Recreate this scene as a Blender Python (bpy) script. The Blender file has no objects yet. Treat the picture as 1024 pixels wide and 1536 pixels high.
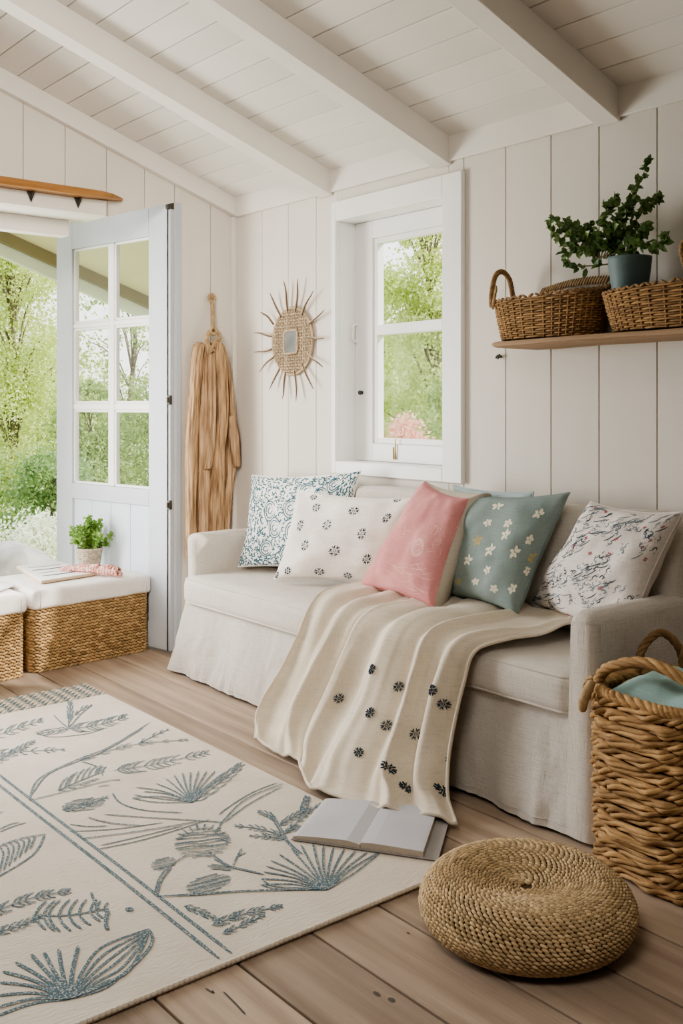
import bpy, bmesh, math, random
from mathutils import Vector, Matrix, noise
V = Vector
PI = math.pi
random.seed(7)
scene = bpy.context.scene
COL = scene.collection

# ------------------------------------------------------------------ camera measure
# The room was measured from the photograph: window wall is the plane y=0, gable wall the
# plane x=0, floor z=0.  at() gives the 3D point of a real plane seen at a photo pixel.
FPX, HY = 1517.0, 607.0
CAM = V((4.01, -2.607, 1.12))
YAW = math.atan(1232/1517)
FW = V((-math.cos(YAW), math.sin(YAW), 0)); RT = V((math.sin(YAW), math.cos(YAW), 0))
def at(px, py, x=None, y=None, z=None):
    d = FW + RT*((px-512)/FPX) + V((0, 0, (HY-py)/FPX))
    if x is not None: t = (x-CAM.x)/d.x
    elif y is not None: t = (y-CAM.y)/d.y
    else: t = (z-CAM.z)/d.z
    return CAM + d*t
def proj(p):
    d = p-CAM; Z = d.dot(FW)
    return 512+FPX*d.dot(RT)/Z, HY-FPX*d.z/Z

# ------------------------------------------------------------------ materials
MATS = {}
def ramp(nt, fac, c1, c2, p1=.35, p2=.65):
    r = nt.nodes.new('ShaderNodeValToRGB')
    r.color_ramp.elements[0].position = p1; r.color_ramp.elements[1].position = p2
    r.color_ramp.elements[0].color = (*c1, 1); r.color_ramp.elements[1].color = (*c2, 1)
    nt.links.new(fac, r.inputs[0]); return r.outputs[0]
def mat(name, c1, c2=None, scale=8, stretch=(1,1,1), rough=.75, bump=0, bscale=60, bstretch=(1,1,1),
        spec=.3, island=0, sheen=0, p=(.35,.65), metal=0, weave=0, detail=4, emis=0):
    if name in MATS: return MATS[name]
    m = bpy.data.materials.new(name); m.use_nodes = True
    nt = m.node_tree; N = nt.nodes; L = nt.links
    b = N['Principled BSDF']
    b.inputs['Roughness'].default_value = rough
    b.inputs['Specular IOR Level'].default_value = spec
    b.inputs['Metallic'].default_value = metal
    if sheen: b.inputs['Sheen Weight'].default_value = sheen
    tc = N.new('ShaderNodeTexCoord')
    def tex(sc, st, off=None, det=4):
        mp = N.new('ShaderNodeMapping'); mp.inputs['Scale'].default_value = st
        L.new(tc.outputs['Object'], mp.inputs[0])
        src = mp.outputs[0]
        if off is not None:
            va = N.new('ShaderNodeVectorMath'); va.operation = 'ADD'
            L.new(src, va.inputs[0]); L.new(off, va.inputs[1]); src = va.outputs[0]
        n = N.new('ShaderNodeTexNoise'); n.inputs['Scale'].default_value = sc; n.inputs['Detail'].default_value = det
        L.new(src, n.inputs['Vector']); return n.outputs['Fac']
    geo = N.new('ShaderNodeNewGeometry') if island else None
    off = None
    if island:
        mu = N.new('ShaderNodeVectorMath'); mu.operation = 'SCALE'
        cb = N.new('ShaderNodeCombineXYZ')
        for i in range(3): L.new(geo.outputs['Random Per Island'], cb.inputs[i])
        mu.inputs['Scale'].default_value = 37.0; L.new(cb.outputs[0], mu.inputs[0]); off = mu.outputs[0]
    c2 = c2 or tuple(c*.92 for c in c1)
    col = ramp(nt, tex(scale, stretch, off, detail), c1, c2, *p)
    if island:
        hv = N.new('ShaderNodeHueSaturation')
        mr = N.new('ShaderNodeMapRange'); mr.inputs['To Min'].default_value = 1-island; mr.inputs['To Max'].default_value = 1+island
        L.new(geo.outputs['Random Per Island'], mr.inputs[0]); L.new(mr.outputs[0], hv.inputs['Value']); L.new(col, hv.inputs['Color'])
        col = hv.outputs[0]
    L.new(col, b.inputs['Base Color'])
    h = None
    if bump: h = tex(bscale, bstretch)
    if weave:
        a1 = tex(weave, (1, 1, .06)); a2 = tex(weave, (.06, .06, 1))
        ad = N.new('ShaderNodeMath'); L.new(a1, ad.inputs[0]); L.new(a2, ad.inputs[1])
        if h is not None:
            ad2 = N.new('ShaderNodeMath'); L.new(ad.outputs[0], ad2.inputs[0]); L.new(h, ad2.inputs[1]); h = ad2.outputs[0]
        else: h = ad.outputs[0]
        # thread colour
        mx = N.new('ShaderNodeMix'); mx.data_type = 'RGBA'; mx.blend_type = 'MULTIPLY'; mx.inputs['Factor'].default_value = .35
        rr = ramp(nt, ad.outputs[0], (.72,.72,.72), (1.12,1.12,1.12), .75, 1.25)
        L.new(col, mx.inputs[6]); L.new(rr, mx.inputs[7]); L.new(mx.outputs[2], b.inputs['Base Color'])
    if h is not None:
        bp = N.new('ShaderNodeBump'); bp.inputs['Strength'].default_value = bump or .3; bp.inputs['Distance'].default_value = .004
        L.new(h, bp.inputs['Height']); L.new(bp.outputs[0], b.inputs['Normal'])
    MATS[name] = m; return m
def leafmat(name, c1, c2, tr=.45):
    m = bpy.data.materials.new(name); m.use_nodes = True
    nt = m.node_tree; N = nt.nodes; L = nt.links
    out = N['Material Output']; N.remove(N['Principled BSDF'])
    geo = N.new('ShaderNodeNewGeometry')
    c = ramp(nt, geo.outputs['Random Per Island'], c1, c2, 0, 1)
    d = N.new('ShaderNodeBsdfDiffuse'); t = N.new('ShaderNodeBsdfTranslucent'); x = N.new('ShaderNodeMixShader')
    x.inputs[0].default_value = tr
    L.new(c, d.inputs[0]); L.new(c, t.inputs[0]); L.new(d.outputs[0], x.inputs[1]); L.new(t.outputs[0], x.inputs[2])
    g = N.new('ShaderNodeBsdfGlossy'); g.inputs['Roughness'].default_value = .35; y = N.new('ShaderNodeMixShader'); y.inputs[0].default_value = .05
    L.new(x.outputs[0], y.inputs[1]); L.new(g.outputs[0], y.inputs[2]); L.new(y.outputs[0], out.inputs[0])
    return m
def glassmat(name, refl=.07, tint=(1,1,1)):
    m = bpy.data.materials.new(name); m.use_nodes = True
    nt = m.node_tree; N = nt.nodes; L = nt.links
    out = N['Material Output']; N.remove(N['Principled BSDF'])
    a = N.new('ShaderNodeBsdfTransparent'); a.inputs[0].default_value = (*tint, 1)
    g = N.new('ShaderNodeBsdfGlossy'); g.inputs['Roughness'].default_value = .02; x = N.new('ShaderNodeMixShader')
    x.inputs[0].default_value = refl
    L.new(a.outputs[0], x.inputs[1]); L.new(g.outputs[0], x.inputs[2]); L.new(x.outputs[0], out.inputs[0])
    return m

PAINT = mat('painted_boards', (.70,.66,.605), (.65,.61,.555), 3, (1,1,.15), .6, .12, 40, (1,1,.05), island=.02)
PAINTX = mat('painted_ceiling_boards', (.75,.72,.68), (.69,.66,.62), 3, (.15,1,1), .6, .12, 40, (.05,1,1), island=.03)
TRIMW = mat('painted_trim', (.76,.73,.685), (.72,.69,.645), 3, (1,1,1), .5, .06, 30)
GROOVE = mat('groove_shadow', (.10,.085,.07), None, 8)
WINW = mat('window_paint', (.86,.86,.85), (.83,.83,.82), 4, rough=.4, bump=.03)
DOORW = mat('door_shaded_white', (.58,.615,.665), (.54,.575,.63), 4, rough=.45, bump=.03)  # white door; the shading on its stiles and rails is put into the colour
DARKWALL = mat('bounce_cut_wall', (.20,.16,.125), (.16,.13,.10), 3, rough=.8)  # unseen walls, coloured dark to cut light bounced onto the beams
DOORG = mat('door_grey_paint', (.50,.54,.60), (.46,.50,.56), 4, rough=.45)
DARKM = mat('dark_metal', (.06,.055,.05), (.12,.11,.10), 30, rough=.45, metal=.6)
BRASS = mat('brass', (.45,.32,.14), None, 10, rough=.35, metal=.9)
FLOORM = mat('floor_planks', (.47,.365,.28), (.27,.20,.148), 3, (.5,7,1), .6, .35, 14, (.5,16,1), island=.2, p=(.3,.72), detail=10)
LINEN = mat('sofa_linen', (.63,.585,.53), (.585,.54,.485), 5, rough=.95, bump=.5, bscale=14, bstretch=(1,1,.35), weave=330, sheen=.2)
SKIRTM = mat('skirt_linen', (.64,.60,.55), (.57,.53,.48), 6, (1,1,.2), rough=.95, bump=.6, bscale=40, bstretch=(1,1,.12), weave=330, sheen=.2)
RATTAN = mat('natural_rattan', (.42,.255,.115), (.22,.125,.055), 14, rough=.7, bump=.4, bscale=120, island=.16)
RATTD = mat('aged_rattan', (.36,.22,.105), (.19,.11,.052), 14, rough=.7, bump=.4, bscale=120, island=.16)
HYAC = mat('water_hyacinth', (.50,.315,.145), (.24,.135,.06), 16, (1,1,3), rough=.7, bump=.8, bscale=60, bstretch=(1,1,5), island=.22, p=(.35,.75))
SEAG = mat('seagrass_rope', (.52,.35,.175), (.32,.20,.09), 20, rough=.8, bump=.3, bscale=150, island=.22)
JUTE = mat('jute_braid', (.60,.455,.28), (.40,.285,.155), 25, rough=.9, bump=.4, bscale=200, island=.22)
ROPE = mat('jute_rope', (.50,.36,.21), (.36,.25,.14), 60, rough=.9, bump=.4, bscale=250)
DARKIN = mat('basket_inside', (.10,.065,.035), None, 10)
DRIFT = mat('driftwood', (.56,.375,.225), (.22,.13,.068), 9, (5,5,.5), rough=.85, bump=1.6, bscale=22, bstretch=(4,4,.4), island=.25, p=(.36,.72), detail=10)
SHELFW = mat('shelf_driftwood', (.42,.29,.19), (.28,.185,.115), 5, (.4,5,5), rough=.75, bump=.4, bscale=18, bstretch=(.4,8,8), detail=7)
OAK = mat('varnished_oak', (.40,.20,.07), (.24,.11,.035), 6, (6,.5,6), rough=.4, bump=.15, bscale=30, bstretch=(6,.4,6), detail=6)
COVER = mat('basket_cover_cloth', (.80,.765,.725), (.76,.725,.685), 6, rough=.9, bump=.2, bscale=20, weave=300)
SOFFIT = mat('porch_soffit', (.80,.68,.56), (.76,.64,.53), 3, (.2,2,2), rough=.7)
BARGE = mat('porch_barge_paint', (.85,.86,.88), None, 4, rough=.5)
BARGED = mat('porch_fascia_brown', (.30,.24,.18), None, 4)
GLASS = glassmat('window_glass', .003)
DGLASS = glassmat('door_glass', .02)

# ------------------------------------------------------------------ mesh helpers
class MB:
    def __init__(s): s.v = []; s.f = []; s.m = []; s.cur = 0
    def add(s, vs, fs):
        o = len(s.v); s.v.extend([tuple(p) for p in vs])
        for f in fs: s.f.append(tuple(i+o for i in f)); s.m.append(s.cur)
    def box(s, x0, x1, y0, y1, z0, z1):
        s.add([(x0,y0,z0),(x1,y0,z0),(x1,y1,z0),(x0,y1,z0),(x0,y0,z1),(x1,y0,z1),(x1,y1,z1),(x0,y1,z1)],
              [(3,2,1,0),(4,5,6,7),(0,1,5,4),(1,2,6,5),(2,3,7,6),(3,0,4,7)])
    def prism(s, poly, d):          # poly: planar points, extruded by vector d
        n = len(poly); d = V(d)
        vs = [V(p) for p in poly]+[V(p)+d for p in poly]
        s.add(vs, [tuple(range(n))[::-1], tuple(range(n, 2*n))]+[(i, (i+1)%n, (i+1)%n+n, i+n) for i in range(n)])
    def tube(s, pts, r, n=8, cap=True, closed=False, flat=1.0, up=None):
        pts = [V(p) for p in pts]; k = len(pts)
        rs = r if isinstance(r, (list, tuple)) else [r]*k
        vs = []; prev = None
        for i, p in enumerate(pts):
            if closed: t = pts[(i+1)%k]-pts[i-1]
            else: t = pts[min(i+1, k-1)]-pts[max(i-1, 0)]
            t = t.normalized() if t.length > 1e-9 else V((0,0,1))
            ref = V(up) if up is not None else (prev if prev is not None else (V((0,0,1)) if abs(t.z) < .9 else V((1,0,0))))
            a = ref - t*ref.dot(t)
            if a.length < 1e-6: a = V((1,0,0))-t*t.x
            a.normalize(); b = t.cross(a); prev = a
            for j in range(n):
                q = 2*PI*j/n
                vs.append(p + a*(math.cos(q)*rs[i]) + b*(math.sin(q)*rs[i]*flat))
        fs = []
        for i in range(k if closed else k-1):
            i2 = (i+1)%k
            for j in range(n):
                j2 = (j+1)%n
                fs.append((i*n+j, i*n+j2, i2*n+j2, i2*n+j))
        if cap and not closed:
            fs.append(tuple(range(n))[::-1]); fs.append(tuple((k-1)*n+j for j in range(n)))
        s.add(vs, fs)
    def lathe(s, prof, n=32, c=(0,0,0), cap=True):
        vs = [(c[0]+r*math.cos(2*PI*j/n), c[1]+r*math.sin(2*PI*j/n), c[2]+z) for r, z in prof for j in range(n)]
        k = len(prof)
        fs = [(i*n+j, i*n+(j+1)%n, (i+1)*n+(j+1)%n, (i+1)*n+j) for i in range(k-1) for j in range(n)]
        if cap: fs += [tuple(range(n))[::-1], tuple((k-1)*n+j for j in range(n))]
        s.add(vs, fs)
    def grid(s, g, flip=False):     # g[i][j]
        a, b = len(g), len(g[0])
        fs = [(i*b+j, (i+1)*b+j, (i+1)*b+j+1, i*b+j+1) for i in range(a-1) for j in range(b-1)]
        if flip: fs = [f[::-1] for f in fs]
        s.add([p for r in g for p in r], fs)
    def stitch(s, c, t, nrm, ln, w, h):   # one plump plait stitch
        c = V(c); t = V(t).normalized(); nrm = V(nrm).normalized(); b = t.cross(nrm)
        vs = [c-t*ln/2]
        for q, sc in ((-.32, .8), (0, 1), (.32, .8)):
            for j in range(5):
                a = 2*PI*j/5
                vs.append(c+t*(ln*q)+b*(math.cos(a)*w/2*sc)+nrm*(math.sin(a)*h/2*sc))
        vs.append(c+t*ln/2)
        fs = [(0, 1+(j+1)%5, 1+j) for j in range(5)]
        for k in range(2):
            for j in range(5): fs.append((1+k*5+j, 1+k*5+(j+1)%5, 6+k*5+(j+1)%5, 6+k*5+j))
        fs += [(11+j, 11+(j+1)%5, 16) for j in range(5)]
        s.add(vs, fs)
    def ribbon(s, pts, nrms, w):    # painted / embroidered stroke laid on a surface
        vs = []; k = len(pts)
        for i in range(k):
            t = V(pts[min(i+1, k-1)])-V(pts[max(i-1, 0)])
            b = t.cross(V(nrms[i]))
            b = b.normalized() if b.length > 1e-9 else V((0,0,0))
            ww = w*(.5 if i in (0, k-1) else 1)/2
            vs += [V(pts[i])-b*ww, V(pts[i])+b*ww]
        s.add(vs, [(2*i, 2*i+1, 2*i+3, 2*i+2) for i in range(k-1)])
    def soft(s, x0, x1, y0, y1, z0, z1, r, n=14, crown=0, amp=0, ns=6, side=0):
        c = V(((x0+x1)/2, (y0+y1)/2, (z0+z1)/2)); h = V(((x1-x0)/2, (y1-y0)/2, (z1-z0)/2)); inn = V((h.x-r, h.y-r, h.z-r))
        bm = bmesh.new()
        def pr(q, k):   # param -1..1 -> coordinate with dense samples near edges
            return math.copysign(1, q)*(1-(1-abs(q))**1.6)*h[k]
        for ax in range(3):
            for sg in (-1, 1):
                idx = {}
                u, w = [(1,2),(2,0),(0,1)][ax]
                nu = max(n, int(n*h[u]/.25)); nw = max(n, int(n*h[w]/.25)) if True else n
                nu = min(nu, 60); nw = min(nw, 60)
                for i in range(nu+1):
                    for j in range(nw+1):
                        p = [0,0,0]; p[ax] = sg*h[ax]; p[u] = pr(-1+2*i/nu, u); p[w] = pr(-1+2*j/nw, w)
                        p = V(p); cl = V([max(-inn[k], min(inn[k], p[k])) for k in range(3)])
                        d = p-cl
                        if d.length > 1e-9: p = cl+d.normalized()*r
                        U = [p[k]/h[k] for k in range(3)]
                        if crown and p.z > 0: p.z += crown*max(0, 1-U[0]**2)**.6*max(0, 1-U[1]**2)**.5*(p.z/h.z)
                        if side: p.y += math.copysign(1, p.y)*side*max(0, 1-U[0]**2)*max(0, 1-U[2]**2)*abs(U[1])
                        if amp: p += noise.noise_vector((p+c)*ns)*amp
                        idx[i, j] = bm.verts.new(p+c)
                for i in range(nu):
                    for j in range(nw):
                        q = [idx[i,j], idx[i+1,j], idx[i+1,j+1], idx[i,j+1]]
                        bm.faces.new(q if sg > 0 else q[::-1])
        bmesh.ops.remove_doubles(bm, verts=bm.verts, dist=.0006)
        bm.verts.index_update()
        s.add([v.co.copy() for v in bm.verts], [[v.index for v in f.verts] for f in bm.faces]); bm.free()
    def build(s, name, mats, parent=None, smooth=True, bevel=0, seg=2, loc=None, label=None):
        me = bpy.data.meshes.new(name); me.from_pydata(s.v, [], s.f)
        for m in (mats if isinstance(mats, (list, tuple)) else [mats]): me.materials.append(m)
        me.polygons.foreach_set('material_index', s.m)
        me.polygons.foreach_set('use_smooth', [smooth]*len(s.f))
        me.update()
        o = bpy.data.objects.new(name, me); COL.objects.link(o)
        if parent is not None: o.parent = parent
        if loc is not None: o.location = loc
        if bevel:
            b = o.modifiers.new('bevel', 'BEVEL'); b.width = bevel; b.segments = seg; b.limit_method = 'ANGLE'; b.angle_limit = .6
        if label: o['label'] = label
        return o
def tag(o, label, cat, group=None, kind=None):
    o['label'] = label; o['category'] = cat
    if group: o['group'] = group
    if kind: o['kind'] = kind
    return o
def thing(name, label, cat, loc=(0,0,0), rz=0, group=None):
    o = bpy.data.objects.new(name, None); COL.objects.link(o)
    o.empty_display_size = .05; o.location = loc; o.rotation_euler = (0, 0, rz)
    return tag(o, label, cat, group)
def struct(o, label=None, cat=None):
    o['kind'] = 'structure'
    if label: o['label'] = label
    if cat: o['category'] = cat
    return o
def copy_tree(o, parent=None):
    c = o.copy(); COL.objects.link(c)
    if parent is not None: c.parent = parent
    for ch in list(o.children): copy_tree(ch, c)
    return c
def smooth_path(pts, sub=6):
    pts = [V(p) for p in pts]
    if len(pts) < 3:
        return [pts[0].lerp(pts[-1], i/sub) for i in range(sub+1)]
    out = []
    for i in range(len(pts)-1):
        p0 = pts[max(i-1, 0)]; p1 = pts[i]; p2 = pts[i+1]; p3 = pts[min(i+2, len(pts)-1)]
        for k in range(sub):
            t = k/sub
            out.append(.5*((2*p1)+(p2-p0)*t+(2*p0-5*p1+4*p2-p3)*t*t+(3*p1-p0-3*p2+p3)*t**3))
    out.append(pts[-1]); return out
def interp(tab, t):
    if t <= tab[0][0]: return tab[0][1]
    for (a, va), (b, vb) in zip(tab, tab[1:]):
        if t <= b: return va+(vb-va)*(t-a)/(b-a)
    return tab[-1][1]
def rand(a, b): return random.uniform(a, b)

# ------------------------------------------------------------------ ROOM SHELL
SL = .34
def zc(y): return 2.08-SL*y          # underside of the ceiling boards
XE, YE = 5.0, -4.4

# floor planks
mb = MB(); g = .003
ys = [.02]+[-.742+.187*k for k in range(3, -30, -1)]
for a, b in zip(ys, ys[1:]):
    if b < YE: break
    xs = [-.78, XE]
    a2 = min(a, .0)
    for x0, x1 in zip(xs, xs[1:]):
        if a2-b > .01: mb.box(x0+.001, x1-.001, b+g, a2-g, -.03, 0)
mb.cur = 1
for px, py, rx, ry in ((565,1491,.010,.005),(587,1500,.008,.006),(262,1092,.006,.004),(905,1365,.008,.004),(612,1400,.005,.003)):
    q = at(px, py, z=0); mb.add([(q.x+rx*math.cos(k*PI/5), q.y+ry*math.sin(k*PI/5), .0006) for k in range(10)], [tuple(range(10))])
for pts in (((308,1483),(320,1490),(318,1486)), ((335,1488),(352,1505),(368,1522))):
    q = [at(*p, z=0)+V((0,0,.0007)) for p in pts]; mb.ribbon(smooth_path(q, 4), [V((0,0,1))]*9, .004)
fl = struct(mb.build('floor', [FLOORM, GROOVE], None, False, .0025), 'wide weathered brown floor planks', 'floor')
mb = MB(); mb.box(-.78, XE, YE, 0, -.06, -.014)
struct(mb.build('floor_gap', GROOVE, fl, False))

# window wall (y = 0)
OX0, OX1, OZ0, OZ1 = .787, 1.402, .89, 1.87
mb = MB(); xs = [.0, .03, .23, .43, .63]+[.83+.0*k for k in range(1)]
xs = [0, .23, .43, .63, 1.49, 1.687, 1.882, 2.071, 2.278, 2.48, 2.68, 2.88, 3.08, 3.28, 3.48, 3.68, 3.88, 4.1, 4.3, 4.5, 4.7, 5.0]
for a, b in zip(xs, xs[1:]):
    q0, q1 = a+.0014, b-.0014
    for c0, c1, mid in ((q0, min(q1, OX0-.013), 0), (max(q0, OX1+.013), q1, 0), (max(q0, OX0-.013), min(q1, OX1+.013), 1)):
        if c1-c0 < .004: continue
        if mid: mb.box(c0, c1, 0, .02, 0, OZ0-.013); mb.box(c0, c1, 0, .02, OZ1+.013, 2.12)
        else: mb.box(c0, c1, 0, .02, 0, 2.12)
wb = struct(mb.build('wall_back', PAINT, None, False, .0015, 1), 'white painted vertical board wall with the window', 'wall')
mb = MB()
for b in ((-.2, OX0-.014, 0, 2.2), (OX1+.014, XE, 0, 2.2), (OX0-.014, OX1+.014, 0, OZ0-.014), (OX0-.014, OX1+.014, OZ1+.014, 2.2)):
    mb.box(b[0], b[1], .012, .11, b[2], b[3])
struct(mb.build('wall_backing', GROOVE, wb, False))

# gable wall (x = 0) with the garden doorway
HINGE_Y, LINT_Y, OPEN_Y = -.318, -.66, -2.35
def lint(y):
    if y >= HINGE_Y: return 0
    if y >= LINT_Y: return 2.03+(1.925-2.03)*(HINGE_Y-y)/(HINGE_Y-LINT_Y)
    if y >= OPEN_Y: return 1.925
    return 0
mb = MB()
lines = [-.002, -.129, -.318, -.468, -.65, -.837, -1.017]+[-1.017-.185*k for k in range(1, 19)]
brk = sorted(set(lines+[LINT_Y, OPEN_Y]), reverse=True)
for a, b in zip(brk, brk[1:]):
    if b < YE-.1: break
    e = 1e-4
    ga = .0014 if a in lines else 0; gb = .0014 if b in lines else 0
    y1, y0 = a-ga, b+gb
    if y1-y0 < .004: continue
    zb1, zb0 = lint(a-e), lint(b+e)
    mb.prism([(-.02, y0, zb0), (-.02, y1, zb1), (-.02, y1, zc(y1)+.03), (-.02, y0, zc(y0)+.03)], (.02, 0, 0))
wl = struct(mb.build('wall_left', PAINT, None, False, .0015, 1), 'white board gable wall with the open garden doorway', 'wall')
mb = MB()
mb.prism([(-.026, .1, 0), (-.026, HINGE_Y, 0), (-.026, HINGE_Y, 2.035), (-.026, LINT_Y, 1.93), (-.026, OPEN_Y, 1.93), (-.026, YE, 1.93), (-.026, YE, zc(YE)+.1), (-.026, .1, zc(.1)+.05)], (.014, 0, 0))
struct(mb.build('wall_backing', GROOVE, wl, False))

# ceiling boards
mb = MB(); y = -.11+.105
ysc = [0.0, -.11]+[-.11-.105*k for k in range(1, 42)]
for a, b in zip(ysc, ysc[1:]):
    if b < YE-.1: break
    y1, y0 = a-.0018, b+.0018
    mb.prism([(-.02, y0, zc(y0)), (-.02, y1, zc(y1)), (-.02, y1, zc(y1)+.02), (-.02, y0, zc(y0)+.02)], (XE+.02, 0, 0))
ce = struct(mb.build('ceiling', PAINTX, None, False, .0015, 1), 'white painted sloping board ceiling', 'ceiling')
mb = MB(); mb.prism([(-.2, .25, zc(.25)+.015), (-.2, YE, zc(YE)+.015), (-.2, YE, zc(YE)+.1), (-.2, .25, zc(.25)+.1)], (XE+.2, 0, 0))
struct(mb.build('ceiling_backing', GROOVE, ce, False))

def beam(name, x0, x1, dz, label):
    m = MB(); ye = -.004
    m.prism([(x0, ye, zc(ye)-dz), (x0, YE, zc(YE)-dz), (x0, YE, zc(YE)+.005), (x0, ye, zc(ye)+.005)], (x1-x0, 0, 0))
    return struct(m.build(name, TRIMW, None, False, .003), label, 'beam')
beam('trim_1', .661, .746, .098, 'sloping white ceiling beam nearest the gable wall')
beam('trim_2', 1.347, 1.432, .098, 'sloping white ceiling beam above the window')
beam('trim_3', 2.068, 2.153, .098, 'sloping white ceiling beam above the wall shelf')
beam('trim_4', 2.78, 2.865, .098, 'sloping white ceiling beam right of the wall shelf')
beam('trim_5', 0, .035, .082, 'white sloping trim along the top of the gable wall')
def bar(name, x0, x1, y0, y1, z0, z1, m, label, parent=None, bev=.003):
    b = MB(); b.box(x0, x1, y0, y1, z0, z1)
    o = b.build(name, m, parent, False, bev)
    return struct(o, label, 'trim') if parent is None else o
bar('trim_6', .035, XE, -.016, 0, 1.996, 2.09, TRIMW, 'white frieze board along the top of the window wall')
bar('trim_7', 0, .022, -.022, 0, 0, 2.0, TRIMW, 'narrow white batten in the room corner')
# doorway trim
bar('trim_8', -.19, -.02, OPEN_Y, LINT_Y, 1.925, 2.2, TRIMW, 'white lintel above the garden doorway')
bar('trim_9', -.24, -.17, OPEN_Y, -.745, 1.856, 1.925, TRIMW, 'white door frame head under the lintel')
bar('trim_10', -.02, .006, HINGE_Y+.004, HINGE_Y+.032, 0, 2.03, DOORG, 'pale grey door jamb strip beside the open door')
bar('trim_11', 0, .022, OPEN_Y, LINT_Y, 1.925, 1.992, TRIMW, 'white fascia board under the oak ledge')
# the side of the room behind the camera
mb = MB(); mb.prism([(XE, YE, 0), (XE, 0, 0), (XE, 0, zc(0)+.05), (XE, YE, zc(YE)+.05)], (.05, 0, 0))
struct(mb.build('wall_right', DARKWALL, None, False), 'unseen wall behind the viewer coloured dark to cut bounce', 'wall')
mb = MB(); mb.box(-.02, XE, YE-.05, YE, 0, zc(YE)+.05)
struct(mb.build('wall_front', DARKWALL, None, False), 'unseen wall facing the window coloured dark to cut bounce', 'wall')

# ------------------------------------------------------------------ WINDOW
win = struct(thing('window_1', 'white framed two pane window', 'window', ((OX0+OX1)/2, 0, OZ0)))
def wpart(name, mbx, m=WINW, smooth=False, bev=.003, parent=None):
    o = mbx.build(name, m, parent or win, smooth, bev)
    if parent is None: o.matrix_parent_inverse = Matrix.Translation(-V(win.location))
    return o
for b in ((OX0-.028, OX0, .84, 1.95), (OX1, OX1+.096, .84, 1.95), (OX0, OX1, OZ1, 1.95), (OX0, OX1, .84, OZ0)):
    m = MB(); m.box(b[0], b[1], -.022, -.001, b[2], b[3]); wpart('casing', m)
m = MB()
for b in ((OX0-.012, OX0, OZ0-.012, OZ1+.012), (OX1, OX1+.012, OZ0-.012, OZ1+.012), (OX0, OX1, OZ1, OZ1+.012), (OX0, OX1, OZ0-.012, OZ0)):
    m.box(b[0], b[1], -.001, .16, b[2], b[3])
wpart('reveal', m, bev=0)
GX0, GX1, GZ0, GZ1 = .915, 1.29, .985, 1.775
m = MB()      # sash stiles and rails
for b in ((OX0+.001, GX0-.022, OZ0+.001, OZ1-.001), (GX1+.022, OX1-.001, OZ0+.001, OZ1-.001), (GX0-.022, GX1+.022, GZ1+.022, OZ1-.001), (GX0-.022, GX1+.022, OZ0+.001, GZ0-.022)):
    m.box(b[0], b[1], .085, .14, b[2], b[3])
wpart('sash', m)
m = MB()
for b in ((GX0-.022, GX0, GZ0-.022, GZ1+.022), (GX1, GX1+.022, GZ0-.022, GZ1+.022), (GX0, GX1, GZ1, GZ1+.022), (GX0, GX1, GZ0-.022, GZ0)):
    m.box(b[0], b[1], .094, .13, b[2], b[3])
wpart('glazing_bead', m)
m = MB(); m.box(GX0, GX1, .09, .135, 1.402, 1.444); wpart('glazing_bar', m)
for z0, z1 in ((GZ0, 1.402), (1.444, GZ1)):
    m = MB(); m.box(GX0, GX1, .112, .114, z0, z1); wpart('pane', m, GLASS, bev=0)
m = MB(); p = at(593, 690, y=.08)
m.tube([(p.x, .08, p.z+.002), (p.x, .078, p.z+.035), (p.x, .08, p.z+.085)], [.004, .003, .002], 8)
m.tube([(p.x-.012, .08, p.z+.002), (p.x-.012, .08, p.z+.05)], .003, 8)
wpart('latch_pin', m, BRASS, True, 0)
m = MB(); p = at(543, 589, y=.084); m.tube([(p.x, .085, p.z), (p.x, .068, p.z)], [.007, .009], 12); wpart('knob', m, DARKM, True, .001)
m = MB(); p = at(536, 500, y=.084)
m.tube(smooth_path([(p.x, .085, p.z+.035), (p.x, .062, p.z+.03), (p.x, .06, p.z), (p.x, .062, p.z-.03), (p.x, .085, p.z-.035)]), .0055, 8)
wpart('handle', m, WINW, True, 0)

# ------------------------------------------------------------------ DOOR (open outwards about 80 degrees)
DL, DH = .889, 2.03
door = struct(thing('door_1', 'white half glazed garden door standing open', 'door', (-.004, HINGE_Y-.004, 0)))
door.rotation_euler = (0, 0, math.atan2(-.174, -.985))
# local X runs from hinge to free edge; the room face is local +Y
T0, T1 = -.022, .022
def dpart(name, x0, x1, z0, z1, m=DOORW, y0=T0, y1=T1, bev=.003):
    b = MB(); b.box(x0, x1, y0, y1, z0, z1); return b.build(name, m, door, False, bev)
PX0, PX1 = .15, .754
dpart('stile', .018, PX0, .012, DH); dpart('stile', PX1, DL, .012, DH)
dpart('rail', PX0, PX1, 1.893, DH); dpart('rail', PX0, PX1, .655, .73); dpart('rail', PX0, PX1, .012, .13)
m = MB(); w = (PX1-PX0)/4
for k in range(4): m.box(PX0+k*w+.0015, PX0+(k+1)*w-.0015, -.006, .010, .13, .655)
m.build('lower_panel', mat('door_panel_shaded_white', (.66,.71,.79), (.63,.68,.76), 4, rough=.45), door, False, .002)  # lighter bluish tone of the white door, shading put into the colour
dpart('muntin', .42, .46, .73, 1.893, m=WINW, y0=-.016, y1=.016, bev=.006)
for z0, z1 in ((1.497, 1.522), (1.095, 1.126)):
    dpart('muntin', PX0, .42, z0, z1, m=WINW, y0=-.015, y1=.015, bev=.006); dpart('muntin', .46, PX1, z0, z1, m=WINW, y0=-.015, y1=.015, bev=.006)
m = MB()
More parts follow.
